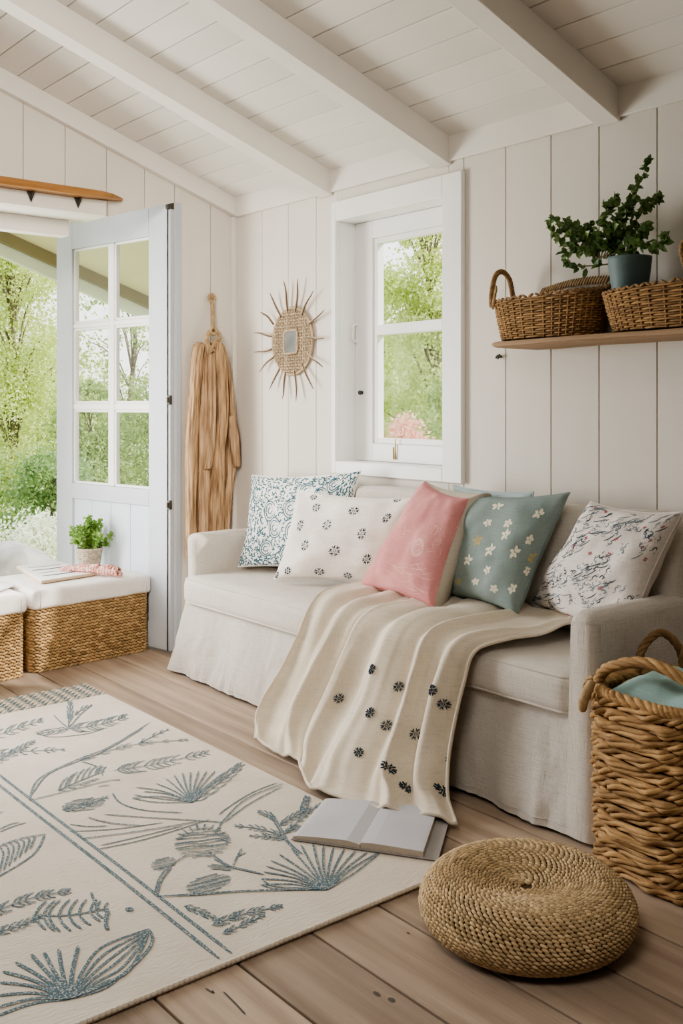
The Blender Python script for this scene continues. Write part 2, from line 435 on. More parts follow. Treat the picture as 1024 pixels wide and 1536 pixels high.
for a, b in ((PX0, .42), (.46, PX1)):
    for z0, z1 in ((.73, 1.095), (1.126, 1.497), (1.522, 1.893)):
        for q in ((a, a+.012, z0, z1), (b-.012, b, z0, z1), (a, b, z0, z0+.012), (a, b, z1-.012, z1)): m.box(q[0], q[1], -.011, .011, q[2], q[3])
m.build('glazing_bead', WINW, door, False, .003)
for a, b in ((PX0, .42), (.46, PX1)):
    for z0, z1 in ((.73, 1.095), (1.126, 1.497), (1.522, 1.893)):
        dpart('pane', a, b, z0, z1, DGLASS, -.001, .001, 0)
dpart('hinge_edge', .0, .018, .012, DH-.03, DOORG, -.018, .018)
dpart('edge_gap', .0145, .019, .012, DH, DARKM, -.02, .0225, 0)  # dark strip put in for the dark gap beside the jamb
dpart('closer_block', .004, .02, DH-.032, DH+.004, DARKM, -.02, .03, .002)
for py in (600, 757):
    z = at(262, py, x=0).z
    b = MB(); b.box(-.006, .014, .012, .028, z-.02, z+.02); b.tube([(.004, .03, z-.012), (.004, .03, z+.012)], .006, 8)
    b.build('hinge_plate', DARKM, door, False, .001)

# ------------------------------------------------------------------ PORCH AND GARDEN
m = MB()
m.prism([(-2.2, .9, zc(.9)+.02), (-2.2, YE, zc(YE)+.02), (-2.2, YE, zc(YE)+.1), (-2.2, .9, zc(.9)+.1)], (2.0, 0, 0))
struct(m.build('trim_12', SOFFIT, None, False), 'beige sloping porch soffit outside the doorway', 'soffit')
m = MB()
m.prism([(-2.2, .9, zc(.9)-.055), (-2.2, YE, zc(YE)-.055), (-2.2, YE, zc(YE)+.03), (-2.2, .9, zc(.9)+.03)], (.04, 0, 0))
struct(m.build('trim_13', BARGED, None, False), 'brown inner rafter along the porch edge', 'soffit')
m = MB()
m.prism([(-2.26, .95, zc(.95)-.13), (-2.26, YE, zc(YE)-.13), (-2.26, YE, zc(YE)+.1), (-2.26, .95, zc(.95)+.1)], (.055, 0, 0))
struct(m.build('trim_14', BARGE, None, False), 'white barge board on the porch edge', 'barge board')

GRASS = mat('garden_grass', (.30,.42,.10), (.46,.52,.22), 3, rough=1, bump=.6, bscale=30)
m = MB(); n = 40
g = []
for i in range(n+1):
    row = []
    for j in range(n+1):
        x = -24+i*(23.3+.0)/n; yy = -9+30*j/n
        h = -.28+.12*noise.noise(V((x*.3, yy*.3, 0)))
        row.append(V((x, yy, h)))
    g.append(row)
m.grid(g)
for yy0 in (0,):
    g = [[V((-.7+i*3.2, .3+j*3.5, -.3)) for j in range(7)] for i in range(7)]
    m.grid(g)
struct(m.build('ground', GRASS, None, True), 'sunlit garden lawn', 'ground')

BARK = mat('tree_bark', (.30,.25,.19), (.16,.13,.10), 10, (1,1,.3), rough=.9, bump=.5, bscale=20)
LF_LIME = leafmat('leaf_lime', (.56,.66,.20), (.80,.84,.42))
LF_PALE = leafmat('leaf_pale', (.62,.70,.34), (.88,.90,.62))
LF_MID = leafmat('leaf_mid', (.30,.42,.12), (.56,.64,.26))
LF_DARK = leafmat('leaf_dark_green', (.20,.32,.12), (.38,.50,.20))
LF_PINK = leafmat('leaf_pink', (.85,.45,.36), (.95,.70,.58))
LF_WHITE = leafmat('leaf_creamy', (.78,.80,.62), (.95,.95,.86))
def add_leaf(mbx, p, d, nrm, ln, w):
    d = d.normalized(); b = d.cross(nrm)
    if b.length < 1e-5: b = V((1,0,0))
    b.normalize(); q = b.cross(d)
    mbx.add([p, p+d*ln*.45+b*w/2+q*w*.12, p+d*ln, p+d*ln*.45-b*w/2+q*w*.12], [(0,1,2,3)])
def rdir():
    while 1:
        d = V((rand(-1,1), rand(-1,1), rand(-1,1)))
        if .05 < d.length < 1: return d.normalized()
def make_plantmesh(h, rad, clumps, per, leaf, base=.0, spread=.35, shape='round'):
    """returns wood and foliage meshes of a garden tree or shrub standing at the origin"""
    wood = MB(); fol = MB()
    top = h*.85
    trunk = smooth_path([(0,0,-.1), (rand(-.1,.1)*rad, rand(-.1,.1)*rad, top*.35), (rand(-.15,.15)*rad, rand(-.15,.15)*rad, top*.7), (rand(-.2,.2)*rad, rand(-.2,.2)*rad, top)], 5)
    r0 = .014*h+.01
    wood.tube(trunk, [r0*(1-.85*i/(len(trunk)-1)) for i in range(len(trunk))], 7)
    for c in range(clumps):
        tz = rand(base, 1)
        if shape == 'round': rr = rad*math.sqrt(max(.02, 1-(2*tz-1)**2*.9))*rand(.15, 1)
        elif shape == 'cone': rr = rad*(1-tz*.75)*rand(.1, 1)
        else: rr = rad*rand(.1, 1)*(.5+.5*tz)
        an = rand(0, 2*PI)
        ctr = V((rr*math.cos(an), rr*math.sin(an), h*tz))
        st = trunk[min(len(trunk)-1, int(len(trunk)*max(0, tz-.15)))]
        if c % 3 == 0:
            br = smooth_path([st, st.lerp(ctr, .5)+V((0,0,.05*h)), ctr], 3)
            wood.tube(br, [r0*.25*(1-.7*i/(len(br)-1)) for i in range(len(br))], 4)
        sp = spread*rad*rand(.6, 1.2)
        for k in range(per):
            o = V((random.gauss(0, .5), random.gauss(0, .5), random.gauss(0, .42)))*sp
            p = ctr+o
            if p.z < .02: p.z = abs(p.z)*.5+.02
            add_leaf(fol, p, rdir()+V((0,0,-.3)), rdir(), leaf*rand(.6, 1.3), leaf*rand(.4, .7))
    return wood, fol
def plant(name, label, cat, loc, wood_fol, leafm, group=None, sc=1):
    t = thing(name, label, cat, loc, rand(0, 6), group); t.scale = (sc,)*3
    wood_fol[0].build('trunk', BARK, t); wood_fol[1].build('foliage', leafm, t, False)
    return t
def gpos(px, dist):       # garden spot seen at that bearing, dist metres along the view axis
    d = FW+RT*((px-512)/FPX); p = CAM+d*dist; return (p.x, p.y, -.28)
plant('birch_tree', 'tall pale green birch filling the left of the garden doorway', 'tree', gpos(16, 15), make_plantmesh(5.2, 1.15, 190, 260, .055, .02, .28, 'col'), LF_LIME)
plant('birch_tree', 'airy pale birch rising behind the first birch at the doorway edge', 'tree', gpos(-60, 19), make_plantmesh(6, 1.4, 140, 200, .075, .05, .25, 'col'), LF_PALE)
plant('sapling', 'thin sparse sapling against white sky seen through upper door panes', 'tree', gpos(190, 18), make_plantmesh(4.6, .9, 70, 36, .075, .3, .2, 'round'), LF_MID)
plant('garden_shrub', 'rounded green shrub seen through left column of door panes', 'shrub', gpos(140, 12.2), make_plantmesh(1.65, .62, 70, 130, .06, .02, .3, 'round'), LF_MID)
plant('garden_shrub', 'rounded yellow green shrub seen through right column of door panes', 'shrub', gpos(240, 14), make_plantmesh(1.85, .85, 70, 130, .065, .02, .3, 'round'), LF_MID)
plant('garden_shrub', 'dark leafy shrub low down beside the door edge', 'shrub', gpos(78, 10.2), make_plantmesh(.85, .55, 60, 120, .05, .02, .3, 'round'), LF_DARK)
plant('garden_shrub', 'bright green shrub at the far left of the doorway', 'shrub', gpos(-38, 11.2), make_plantmesh(.95, .6, 60, 120, .055, .02, .3, 'round'), LF_MID)
plant('flowering_shrub', 'creamy white feathery clump low in the doorway', 'shrub', gpos(60, 8.7), make_plantmesh(.42, .42, 40, 110, .045, .02, .35, 'round'), LF_WHITE)
plant('flowering_shrub', 'pale grassy clump beside the garden boulders', 'shrub', gpos(-30, 6.2), make_plantmesh(.25, .35, 30, 100, .04, .02, .35, 'round'), LF_PALE)
plant('maple_tree', 'broad lime green tree filling the upper window panes', 'tree', gpos(640, 12.5), make_plantmesh(4.6, 1.0, 150, 230, .055, .05, .26, 'col'), LF_LIME)
plant('maple_tree', 'pale green tree at the left side of the window view', 'tree', gpos(556, 15.5), make_plantmesh(3.3, .6, 80, 200, .055, .03, .26, 'round'), LF_PALE)
plant('garden_shrub', 'mid green bush at the right bottom of the window view', 'shrub', gpos(672, 10.5), make_plantmesh(1.7, .6, 60, 120, .06, .02, .3, 'round'), LF_MID)
plant('flowering_shrub', 'salmon pink bush at the bottom of the window view', 'shrub', gpos(608, 9), make_plantmesh(1.28, .30, 46, 110, .045, .2, .32, 'round'), LF_PINK)
plant('maple_tree', 'broad green tree standing to the right of the window view', 'tree', gpos(800, 14.5), make_plantmesh(4.2, 1.0, 110, 150, .075, .03, .28, 'round'), LF_LIME)
# distant hedge trees
fw = make_plantmesh(2.6, 1.7, 70, 120, .13, .02, .3, 'round')
first = None
for i, px in enumerate((-30, 70, 160, 250, 540, 620, 700)):
    lab = ['hazy hedge tree behind the tall birch', 'hazy hedge tree beyond the door edge', 'hazy hedge tree beyond left door panes', 'hazy hedge tree beyond right door panes',
           'hazy hedge tree at the left of the window view', 'hazy hedge tree in the middle of the window view', 'hazy hedge tree at the right of the window view'][i]
    if first is None: first = t = plant('hedge_tree', lab, 'tree', gpos(px, 19), fw, LF_LIME, 'hedge trees at the end of the garden')
    else: t = copy_tree(first); t['label'] = lab
    t.location = gpos(px, (27, 22.5, 26, 31, 29, 20, 25)[i]); t.rotation_euler.z = i*1.3; t.scale = ((1,1,1), (1,1,1), (.8,.8,.55), (.8,.8,.55), (1,1,1), (1,1,1), (1,1,1))[i]
ROCK = mat('pale_boulder', (.50,.47,.44), (.34,.32,.29), 5, rough=.9, bump=.6, bscale=12)
def boulder(loc, s, label, seed):
    t = MB(); n = 20
    g = [[V((math.sin(PI*i/n)*math.cos(2*PI*j/n)*s[0], math.sin(PI*i/n)*math.sin(2*PI*j/n)*s[1], math.cos(PI*i/n)*s[2]))*(1+.25*noise.noise(V((math.sin(PI*i/n)*math.cos(2*PI*j/n)*1.3+seed, math.sin(PI*i/n)*math.sin(2*PI*j/n)*1.3, math.cos(PI*i/n)*1.3)))) for j in range(n+1)] for i in range(n+1)]
    t.grid(g, True); o = t.build('boulder', ROCK, None, True, loc=loc); tag(o, label, 'rock')
p = gpos(22, 7.3); boulder((p[0], p[1], -.12), (.34, .26, .24), 'pale boulder low in the open doorway', 0)

# ------------------------------------------------------------------ SOFA
sofa = thing('sofa', 'long off white linen slipcovered sofa under the window', 'sofa', (1.35, -.25, 0))
SINV = Matrix.Translation(-V(sofa.location))
def spart(name, mbx, m=LINEN, smooth=True, parent=None, **k):
    o = mbx.build(name, m, parent or sofa, smooth, **k)
    if parent is None: o.matrix_parent_inverse = SINV
    return o
m = MB(); m.soft(.36, 2.345, -.44, -.03, .04, .305, .02, 10); spart('base', m)
m = MB(); m.soft(.345, 2.335, -.485, -.06, .298, .412, .034, 12, crown=.022, amp=.004, ns=5, side=.004); cush = spart('seat_cushion', m)
m = MB()
def rr_path(x0, x1, y0, y1, r, z, n=6):
    out = []
    for cx, cy, a0 in ((x1-r, y1-r, 0), (x0+r, y1-r, PI/2), (x0+r, y0+r, PI), (x1-r, y0+r, 3*PI/2)):
        for i in range(n+1):
            a = a0+PI/2*i/n; out.append(V((cx+r*math.cos(a), cy+r*math.sin(a), z)))
    return out
for zz in (.402, .309):
    m.tube(rr_path(.352, 2.328, -.478, -.067, .03, zz), .0038, 6, closed=True)
o = m.build('piping', LINEN, cush)
def skirt_fn(u, v):    # u along, v down
    x = (.325+(2.35-.325)*u)*(1-v)+(.258+(2.388-.258)*u)*v
    yy = -.452-.048*v**1.2-.018*u*v
    w = .005*math.sin(u*46+4*math.sin(u*9))*v+.008*noise.noise(V((u*38, v*2.2, 1)))*(.3+v)+.005*noise.noise(V((u*90, v*5, 6)))*(.4+v)+.012*noise.noise(V((u*9, v*2, 4)))*v
    z = .306-.292*v+.006*noise.noise(V((u*7, 0, 2)))*v
    return V((x, yy-w, z))
m = MB(); nu, nv = 170, 26
g = [[skirt_fn(i/nu, j/nv) for j in range(nv+1)] for i in range(nu+1)]
m.grid(g)
hem = [skirt_fn(i/nu, .94)+V((0,-.0012,0)) for i in range(nu+1)]
m.tube(hem, .0012, 4)
# returns along the left end
gl = [[V((.325+(.258-.325)*v, -.452-.048*v**1.2+(.40)*u, .306-.292*v)) for v in [j/10 for j in range(11)]] for u in [i/10 for i in range(11)]]
m.grid(gl, True); spart('skirt', m, SKIRTM)
# arms
m = MB(); m.soft(.325, .405, -.455, -.02, .25, .585, .034, 12, amp=.004, ns=7); spart('armrest', m)
m = MB(); nu, nv = 40, 30
m.soft(2.338, 2.425, -.50, -.02, .25, .588, .036, 12, amp=.004, ns=7)
def armskirt(u, v):    # outer panel of the right arm hanging to the floor, wraps the front corner
    th = u
    if u < .16: a = u/.16; x = 2.352+.066*a+.016*v*a; yy = -.496-.022*v-.004*math.sin(a*PI)
    else: a = (u-.16)/.84; x = 2.4235+.016*v; yy = -.494-.022*v+(.47)*a
    z = .56-.546*v
    w = .004*noise.noise(V((u*14, v*3, 7)))*(.3+v)
    return V((x+w, yy-w, z))
g = [[armskirt(i/nu, j/nv) for j in range(nv+1)] for i in range(nu+1)]
m.grid(g); spart('armrest', m)
# back
m = MB(); m.soft(.335, 2.42, -.06, -.006, .05, .775, .02, 10); spart('backrest', m)
for x0, x1 in ((.40, .99), (.99, 1.58), (1.58, 2.165), (2.165, 2.415)):
    m = MB(); m.soft(x0+.002, x1-.002, -.105, -.012, .44, .803, .032, 10, crown=.012, amp=.004, ns=6, side=.006); spart('back_cushion', m)

# ------------------------------------------------------------------ surfaces with printed motifs
class Surf:
    def __init__(s, g): s.g = g; s.a = len(g)-1; s.b = len(g[0])-1
    def p(s, u, v):
        x = min(max(u, 0), .9999)*s.a; y = min(max(v, 0), .9999)*s.b; i, j = int(x), int(y); fx, fy = x-i, y-j
        g = s.g
        return (g[i][j]*(1-fx)+g[i+1][j]*fx)*(1-fy)+(g[i][j+1]*(1-fx)+g[i+1][j+1]*fx)*fy
    def n(s, u, v):
        e = .006; a = s.p(u+e, v)-s.p(u-e, v); b = s.p(u, v+e)-s.p(u, v-e)
        n = a.cross(b); n = n.normalized() if n.length > 1e-12 else V((0,-1,0))
        return n if n.dot(CAM-s.p(u, v)) > 0 else -n
    def sz(s): return ((s.p(.9,.5)-s.p(.1,.5)).length/.8, (s.p(.5,.9)-s.p(.5,.1)).length/.8)
    def near(s, px, py):
        best = None
        for i in range(1, s.a):
            for j in range(1, s.b):
                q = proj(s.g[i][j]); d = (q[0]-px)**2+(q[1]-py)**2
                if best is None or d < best[0]: best = (d, i/s.a, j/s.b)
        return best[1], best[2]
    def stroke(s, mbx, uv, w, lift=.0007):
        ps, ns = [], []
        for u, v in uv:
            if not (.012 < u < .988 and .012 < v < .988): continue
            n = s.n(u, v); ps.append(s.p(u, v)+n*lift); ns.append(n)
        if len(ps) > 1: mbx.ribbon(ps, ns, w)
    def local(s, mbx, c, polys, w, rot=0, sc=1, lift=.0007):   # polys in metres around centre uv c
        su, sv = s.sz(); cs, sn = math.cos(rot), math.sin(rot)
        for P in polys:
            s.stroke(mbx, [(c[0]+(x*cs-y*sn)*sc/su, c[1]+(x*sn+y*cs)*sc/sv) for x, y in P], w, lift)
def arc(cx, cy, r, a0, a1, n=7, ry=None): return [(cx+r*math.cos(a0+(a1-a0)*i/n), cy+(ry or r)*math.sin(a0+(a1-a0)*i/n)) for i in range(n+1)]
def rosette(r):
    P = []
    for k in range(6):
        a = 2*PI*k/6+.3; c, s_ = math.cos(a), math.sin(a)
        for da in (-.26, .26):
            q = a+da; P.append([(math.cos(q)*r*.45, math.sin(q)*r*.45), (math.cos(q+da*.5)*r*.72, math.sin(q+da*.5)*r*.72), (math.cos(q-da*.1)*r, math.sin(q-da*.1)*r)])
        P.append([(c*r*.12, s_*r*.12), (c*r*.32, s_*r*.32)])
    return P
def blossom(r, k=5, a0=0):
    P = []
    for i in range(k):
        a = a0+2*PI*i/k; P.append([(math.cos(a)*r*.2, math.sin(a)*r*.2), (math.cos(a+.15)*r*.6, math.sin(a+.15)*r*.6), (math.cos(a)*r, math.sin(a)*r)])
    return P

def pillow_grid(TL, TR, BL, BR, th, side, n=36, pinch=.07, seed=0, wr=.006, back=None):
    nrm = (TR-TL+BR-BL).cross(TL-BL+TR-BR).normalized()
    if nrm.dot(CAM-TL) < 0: nrm = -nrm
    g = []
    for i in range(n+1):
        row = []
        for j in range(n+1):
            a, b = -1+2*i/n, -1+2*j/n
            # denser near the edge
            a = math.copysign(1-(1-abs(a))**1.35, a); b = math.copysign(1-(1-abs(b))**1.35, b)
            pu = a*(1-pinch*(1-b*b)*abs(a)); pv = b*(1-pinch*(1-a*a)*abs(b))
            u, v = (pu+1)/2, (pv+1)/2
            p = (TL*(1-u)+TR*u)*(1-v)+(BL*(1-u)+BR*u)*v
            e = max(0, (1-a*a))**.5*max(0, (1-b*b))**.5
            puff = e**.75
            q = V((u*4+seed*3.1, v*4, seed))
            wrn = noise.noise(q)*wr*min(1, e*2.5)+.5*wr*noise.noise(q*2.3)*min(1, e*3)
            # soft creases radiating from corners
            p = p+nrm*(side*(th/2*puff)+wrn*(.6 if side < 0 else 1))
            row.append(p)
        g.append(row)
    return g, nrm
def pillow(name, label, cs, th, front, back=None, seed=0, pinch=.085, decor=None, dmats=(), piping=None, wr=.013, split=False, back_cs=None):
    TL, TR, BL, BR = cs
    c = (TL+TR+BL+BR)/4; base = (BL+BR)/2
    t = thing(name, label, 'cushion', base)
    inv = Matrix.Translation(-base)
    gf, nrm = pillow_grid(TL, TR, BL, BR, th, 1, seed=seed, pinch=pinch, wr=wr)
    gb, _ = pillow_grid(*(back_cs or (TL, TR, BL, BR)), th, -1, seed=seed+5, pinch=pinch, wr=wr)
    mf, mbk = MB(), MB()
    mf.grid(gf); S = Surf(gf)
    mats = [front]
    if decor: decor(S, mf); mats += list(dmats)
    if split:
        mbk.grid(gb, True)
        if back_cs:
            q = len(gf)-1
            loop = [(i, 0) for i in range(q)]+[(q, j) for j in range(q)]+[(i, q) for i in range(q, 0, -1)]+[(0, j) for j in range(q, -1, -1)]
            G = []
            for i, j in loop:
                a, b = gf[i][j], gb[i][j]; d = (a-(TL+TR+BL+BR)/4).normalized()
                G.append([a.lerp(b, k/6)+d*((a-b).length*.22*math.sin(PI*k/6)) for k in range(7)])
            mbk.grid(G)
        o = mf.build('front_panel', mats, t); o.matrix_parent_inverse = inv
        o = mbk.build('back_panel', [back or front], t, label=split); o.matrix_parent_inverse = inv
    else:
        mf.cur = 0; mf.grid(gb, True)
        o = mf.build('cover', mats, t); o.matrix_parent_inverse = inv
    n = len(gf)-1
    edge = [gf[i][0] for i in range(n+1)]+[gf[n][j] for j in range(1, n+1)]+[gf[i][n] for i in range(n-1, -1, -1)]+[gf[0][j] for j in range(n-1, 0, -1)]
    pm = MB(); pm.tube(edge, .0026, 5, closed=True)
    o = pm.build('seam', piping or front, t); o.matrix_parent_inverse = inv
    return t, S

PW = mat('pillow_white_cotton', (.86,.85,.83), (.82,.81,.79), 6, rough=.95, bump=.15, bscale=25, weave=420)
PCR = mat('pillow_cream_cotton', (.86,.80,.74), (.82,.76,.70), 6, rough=.95, bump=.15, bscale=25, weave=420)
PPK = mat('pillow_pink_linen', (.66,.31,.305), (.57,.245,.245), 7, rough=.95, bump=.2, bscale=25, weave=420)
PBG = mat('pillow_beige_linen', (.58,.53,.45), (.52,.47,.40), 6, rough=.95, bump=.2, bscale=25, weave=420)
PGR = mat('pillow_sage_linen', (.265,.325,.31), (.215,.275,.265), 6, rough=.95, bump=.2, bscale=25, weave=420)
PBL = mat('pillow_pale_blue', (.46,.56,.58), (.40,.50,.525), 6, rough=.95, bump=.2, bscale=25, weave=420)
PFL = mat('pillow_floral_cotton', (.78,.73,.69), (.72,.67,.63), 6, rough=.95, bump=.15, bscale=25, weave=420)
INKT = mat('teal_print', (.045,.12,.15), (.08,.17,.20), 60, rough=.95)
INKN = mat('navy_print', (.025,.045,.07), (.06,.09,.12), 60, rough=.95)
INKW = mat('cream_print', (.80,.76,.62), (.70,.66,.52), 60, rough=.95)
INKP = mat('faint_pink_print', (.84,.56,.50), (.78,.48,.45), 60, rough=.95)
INKR = mat('raspberry_print', (.48,.10,.14), (.40,.14,.16), 60, rough=.95)
INKG = mat('slate_print', (.22,.28,.30), (.14,.18,.22), 60, rough=.95)
GOLD = mat('ochre_print', (.45,.38,.20), None, 60, rough=.95)

def dec_paisley(S, mb):
    mb.cur = 1; rng = random.Random(3)
    big = []
    for px, py in ((405, 764), (436, 764), (410, 793), (462, 735), (397, 825), (385, 745), (440, 800), (430, 830), (480, 745), (500, 725)):
        u, v = S.near(px, py); big.append((u, v))
        r = .030
        S.local(mb, (u, v), [arc(0, 0, r, .3, 6.0, 16, r*1.15), arc(0, 0, r*.72, .5, 5.6, 14, r*.85), arc(0, 0, r*.35, 0, 5.0, 10)], .0045, rng.uniform(-.4, .4))
        for k in range(9):
            a = k*.7; S.local(mb, (u, v), [[(math.cos(a)*r*.45, math.sin(a)*r*.5), (math.cos(a+.2)*r*.62, math.sin(a+.2)*r*.7)]], .004)
    nu, nv = 31, 28
    su, sv = S.sz()
    for i in range(nu):
        for j in range(nv):
            u = (i+.5+rng.uniform(-.3, .3))/nu; v = (j+.5+rng.uniform(-.3, .3))/nv
            if any(((u-a)*su)**2+((v-b)*sv)**2 < .034**2 for a, b in big): continue
            k = rng.random(); ro = rng.uniform(0, 6.28)
            if k < .45: S.local(mb, (u, v), [arc(0, 0, .0072, 0, 3.8, 5)], .0058, ro)
            elif k < .75: S.local(mb, (u, v), [[(-.009, 0), (-.002, .004), (.009, 0)], [(0, .002), (.003, .009)]], .0056, ro)
            else: S.local(mb, (u, v), [[(-.006, -.004), (0, .002), (.006, .003)], [(-.003, .005), (.004, .008)]], .005, ro)
def dec_rosette(S, mb):
    mb.cur = 1
    for px, py in ((476, 762), (532, 767), (580, 776), (490, 789), (542, 800), (459, 820), (504, 826), (549, 837), (430, 856), (477, 857), (520, 864), (449, 790), (415, 862), (595, 745), (470, 745)):
        S.local(mb, S.near(px, py), rosette(.0185), .0046, random.random())
def dec_pink(S, mb):
    mb.cur = 1; rng = random.Random(5)
    c = S.near(626, 824)
    S.local(mb, c, [arc(0, 0, .026, 0, 6.28, 16), arc(0, 0, .018, 0, 6.28, 14), arc(0, 0, .01, 0, 6.28, 10), arc(0, 0, .022, 0, 6.28, 14)], .003)
    for k in range(16):
        a = k*.393; S.local(mb, c, [[(.009*math.cos(a), .009*math.sin(a)), (.025*math.cos(a), .025*math.sin(a))]], .0022)
    for px, py in ((650, 796), (630, 790), (610, 800), (655, 815)):
        S.local(mb, S.near(px, py), [arc(0, 0, .016, rng.uniform(0, 3), rng.uniform(3.5, 6), 9), [(-.01, .01), (.012, -.008)]], .0018, rng.random()*3)
    for k in range(26):
        u, v = S.near(rng.uniform(585, 640), rng.uniform(845, 890))
        S.local(mb, (u, v), [[(-.03, 0), (-.01, .004), (.012, .003), (.03, -.002)]], rng.uniform(.001, .002), rng.uniform(-.3, .5))
    for k in range(14):
        u, v = S.near(rng.uniform(600, 690), rng.uniform(770, 850))
        S.local(mb, (u, v), [[(-.012, 0), (0, .003), (.014, 0)]], .0016, rng.uniform(-2, 2))
def dec_sage(S, mb):
    rng = random.Random(9)
    for i, (px, py) in enumerate(((807, 768), (733, 785), (762, 788), (793, 812), (733, 825), (771, 831), (703, 843), (730, 857), (768, 882), (741, 881), (713, 873), (757, 799), (688, 874), (715, 810), (812, 842), (745, 760), (793, 860))):
        mb.cur = 2 if i in (12, 13, 14) else 1
        S.local(mb, S.near(px, py), blossom(.0165, 5, rng.random()*6)+blossom(.009, 3, rng.random()*6), .0105, rng.random()*6, rng.uniform(.8, 1.1))
def dec_floral(S, mb):
    rng = random.Random(11); su, sv = S.sz()
    for k in range(300):
        u, v = rng.uniform(.03, .97), rng.uniform(.03, .97)
        if u > .80 and v > .3 and rng.random() < .5: continue
        mb.cur = 2 if rng.random() < .55 else 1
        if rng.random() < .6 - .35*u:
            S.local(mb, (u, v), [[(-.017, 0), (-.004, .0025), (.009, .001), (.018, -.002)]], .0025, rng.uniform(-.75, -.35))
        else:
            ro = rng.random()*6
            S.local(mb, (u, v), [arc(0, 0, .006, 0, 4, 5), [(.008, .002), (.014, .006)], [(-.008, .004), (-.012, -.003)], [(0, -.008), (.004, -.013)]], .003, ro)
    for k in range(20):
        mb.cur = 3; u, v = rng.uniform(.05, .95), rng.uniform(.05, .95)
        S.local(mb, (u, v), blossom(.0062, 4), .0045, rng.random()*6, rng.uniform(.7, 1.2))

def corners(tl, tr, bl, br, yt, zb): return (at(*tl, y=yt[0]), at(*tr, y=yt[1]), at(*bl, z=zb[0]) if zb[0] else None, at(*br, z=zb[1]))
ZS = .445
pillow('patterned_cushion', 'white cushion covered in teal paisley print against the left arm', (at(378,713,y=-.125), at(541,706,y=-.11), at(357,850,z=.445), at(520,862,z=.44)), .10, PW, seed=1, decor=dec_paisley, dmats=(INKT,))
pillow('rosette_cushion', 'cream cushion with scattered navy rosettes', (at(446,735,y=-.20), at(622,748,y=-.15), at(411,869,z=.45), at(583,879,z=.45)), .12, PCR, seed=2, decor=dec_rosette, dmats=(INKN,))
pillow('pale_blue_cushion', 'plain pale blue cushion mostly hidden behind the sage one', (at(680,728,y=-.12), at(800,738,y=-.115), at(680,850,y=-.15), at(790,860,y=-.15)), .06, PBL, seed=3)
pillow('pink_cushion', 'dusty pink cushion with faint medallion print and beige back', (at(637,722,y=-.175), at(702,748,y=-.205), at(538,882,z=.455), at(650,911,z=.468)), .13, PPK, back=PBG, seed=4, decor=dec_pink, dmats=(INKP,), split='beige linen back panel', back_cs=(at(640,724,y=-.16), at(737,741,y=-.145), at(548,880,y=-.17), at(672,902,y=-.165)))
pillow('sage_cushion', 'sage green cushion with cream blossoms beside the pink one', (at(697,741,y=-.17), at(854,739,y=-.14), at(664,893,z=.465), at(776,921,z=.475)), .14, PGR, seed=5, decor=dec_sage, dmats=(INKW, GOLD))
pillow('floral_cushion', 'off white cushion with small dark sprigs and red dots by right arm', (at(886,752,y=-.16), at(1024,768,y=-.15), at(795,906,z=.475), at(940,965,z=.46)), .15, PFL, seed=6, decor=dec_floral, dmats=(INKN, INKG, INKR))

# ------------------------------------------------------------------ THROW BLANKET
THROW = mat('throw_knit', (.72,.645,.53), (.65,.575,.465), 8, rough=1, bump=.3, bscale=40, weave=380, sheen=.3)
Lr = [(1.17,-.155,.452),(1.20,-.24,.455),(1.25,-.36,.452),(1.275,-.455,.446),(1.285,-.503,.41),(1.245,-.525,.31),(1.195,-.555,.19),(1.16,-.60,.09),(1.19,-.67,.03),(1.26,-.735,.014)]
Rr = [(2.10,-.13,.47),(2.13,-.20,.462),(2.125,-.31,.455),(2.08,-.43,.45),(2.03,-.507,.42),(2.01,-.525,.33),(2.0,-.545,.22),(2.01,-.58,.11),(2.06,-.64,.03),(2.14,-.70,.014)]
Ls, Rs = smooth_path(Lr, 10), smooth_path(Rr, 10)
NU, NV = 150, len(Ls)-1
edge = [(0,0),(.15,-.02),(.27,-.015),(.36,-.07),(.5,-.135),(.65,-.115),(.8,-.085),(.92,-.03),(1,0)]
g = []
for i in range(NU+1):
    u = i/NU; row = []
    for j in range(NV+1):
        v = j/NV
        p = Ls[j].lerp(Rs[j], u)
        a = min(j, NV-1); t = (Ls[a+1]-Ls[max(a-1,0)]).lerp(Rs[a+1]-Rs[max(a-1,0)], u).normalized()
        nrm = V((1,0,0)).cross(t).normalized()
        if nrm.dot(CAM-p) < 0: nrm = -nrm
        amp = interp([(0,.014),(.25,.026),(.4,.032),(.6,.052),(.85,.062),(1,.022)], v)
        ph = 2*PI*(5.4*u+.75*noise.noise(V((u*3.1, v*.8, 12)))+.35*noise.noise(V((u*8, v*.6, 4))))+1.0*math.sin(v*2.6)+(v-.4)*3.0*(u-.5)
        f = (.5+.5*math.sin(ph))**1.35*(.75+.5*noise.noise(V((u*5, v*1.5, 20))))+.22*(.5+.5*math.sin(ph*2.3+2+v*2))+.25*noise.noise(V((u*7, v*4, 3)))
        p = p+nrm*(amp*f+.003)
        if v < .4: p.z += .010*(.5+.5*math.sin(v*32+u*9))*(1-v/.4)+.012*noise.noise(V((u*6, v*9, 8)))*(1-v/.4)
        e = interp(edge, u)*max(0, (v-.62)/.38)**1.5
        p += V((.03*math.sin(u*PI)*max(0, v-.6), e, 0))
        p.z = max(p.z, .008+.012*f*max(0,(1-v)*4+.3))
        row.append(p)
    g.append(row)
S = Surf(g)
mf = MB(); mf.grid(g)
mf.cur = 1
for px, py in ((559,1003),(508,1050),(598,1027),(648,1035),(665,1055),(555,1072),(581,1086),(624,1100),(540,1128),(581,1150),(689,1143),(607,1180),(665,1186)):
    S.local(mf, S.near(px, py), rosette(.0132), .0030, random.random(), lift=.0042)
mf.cur = 0
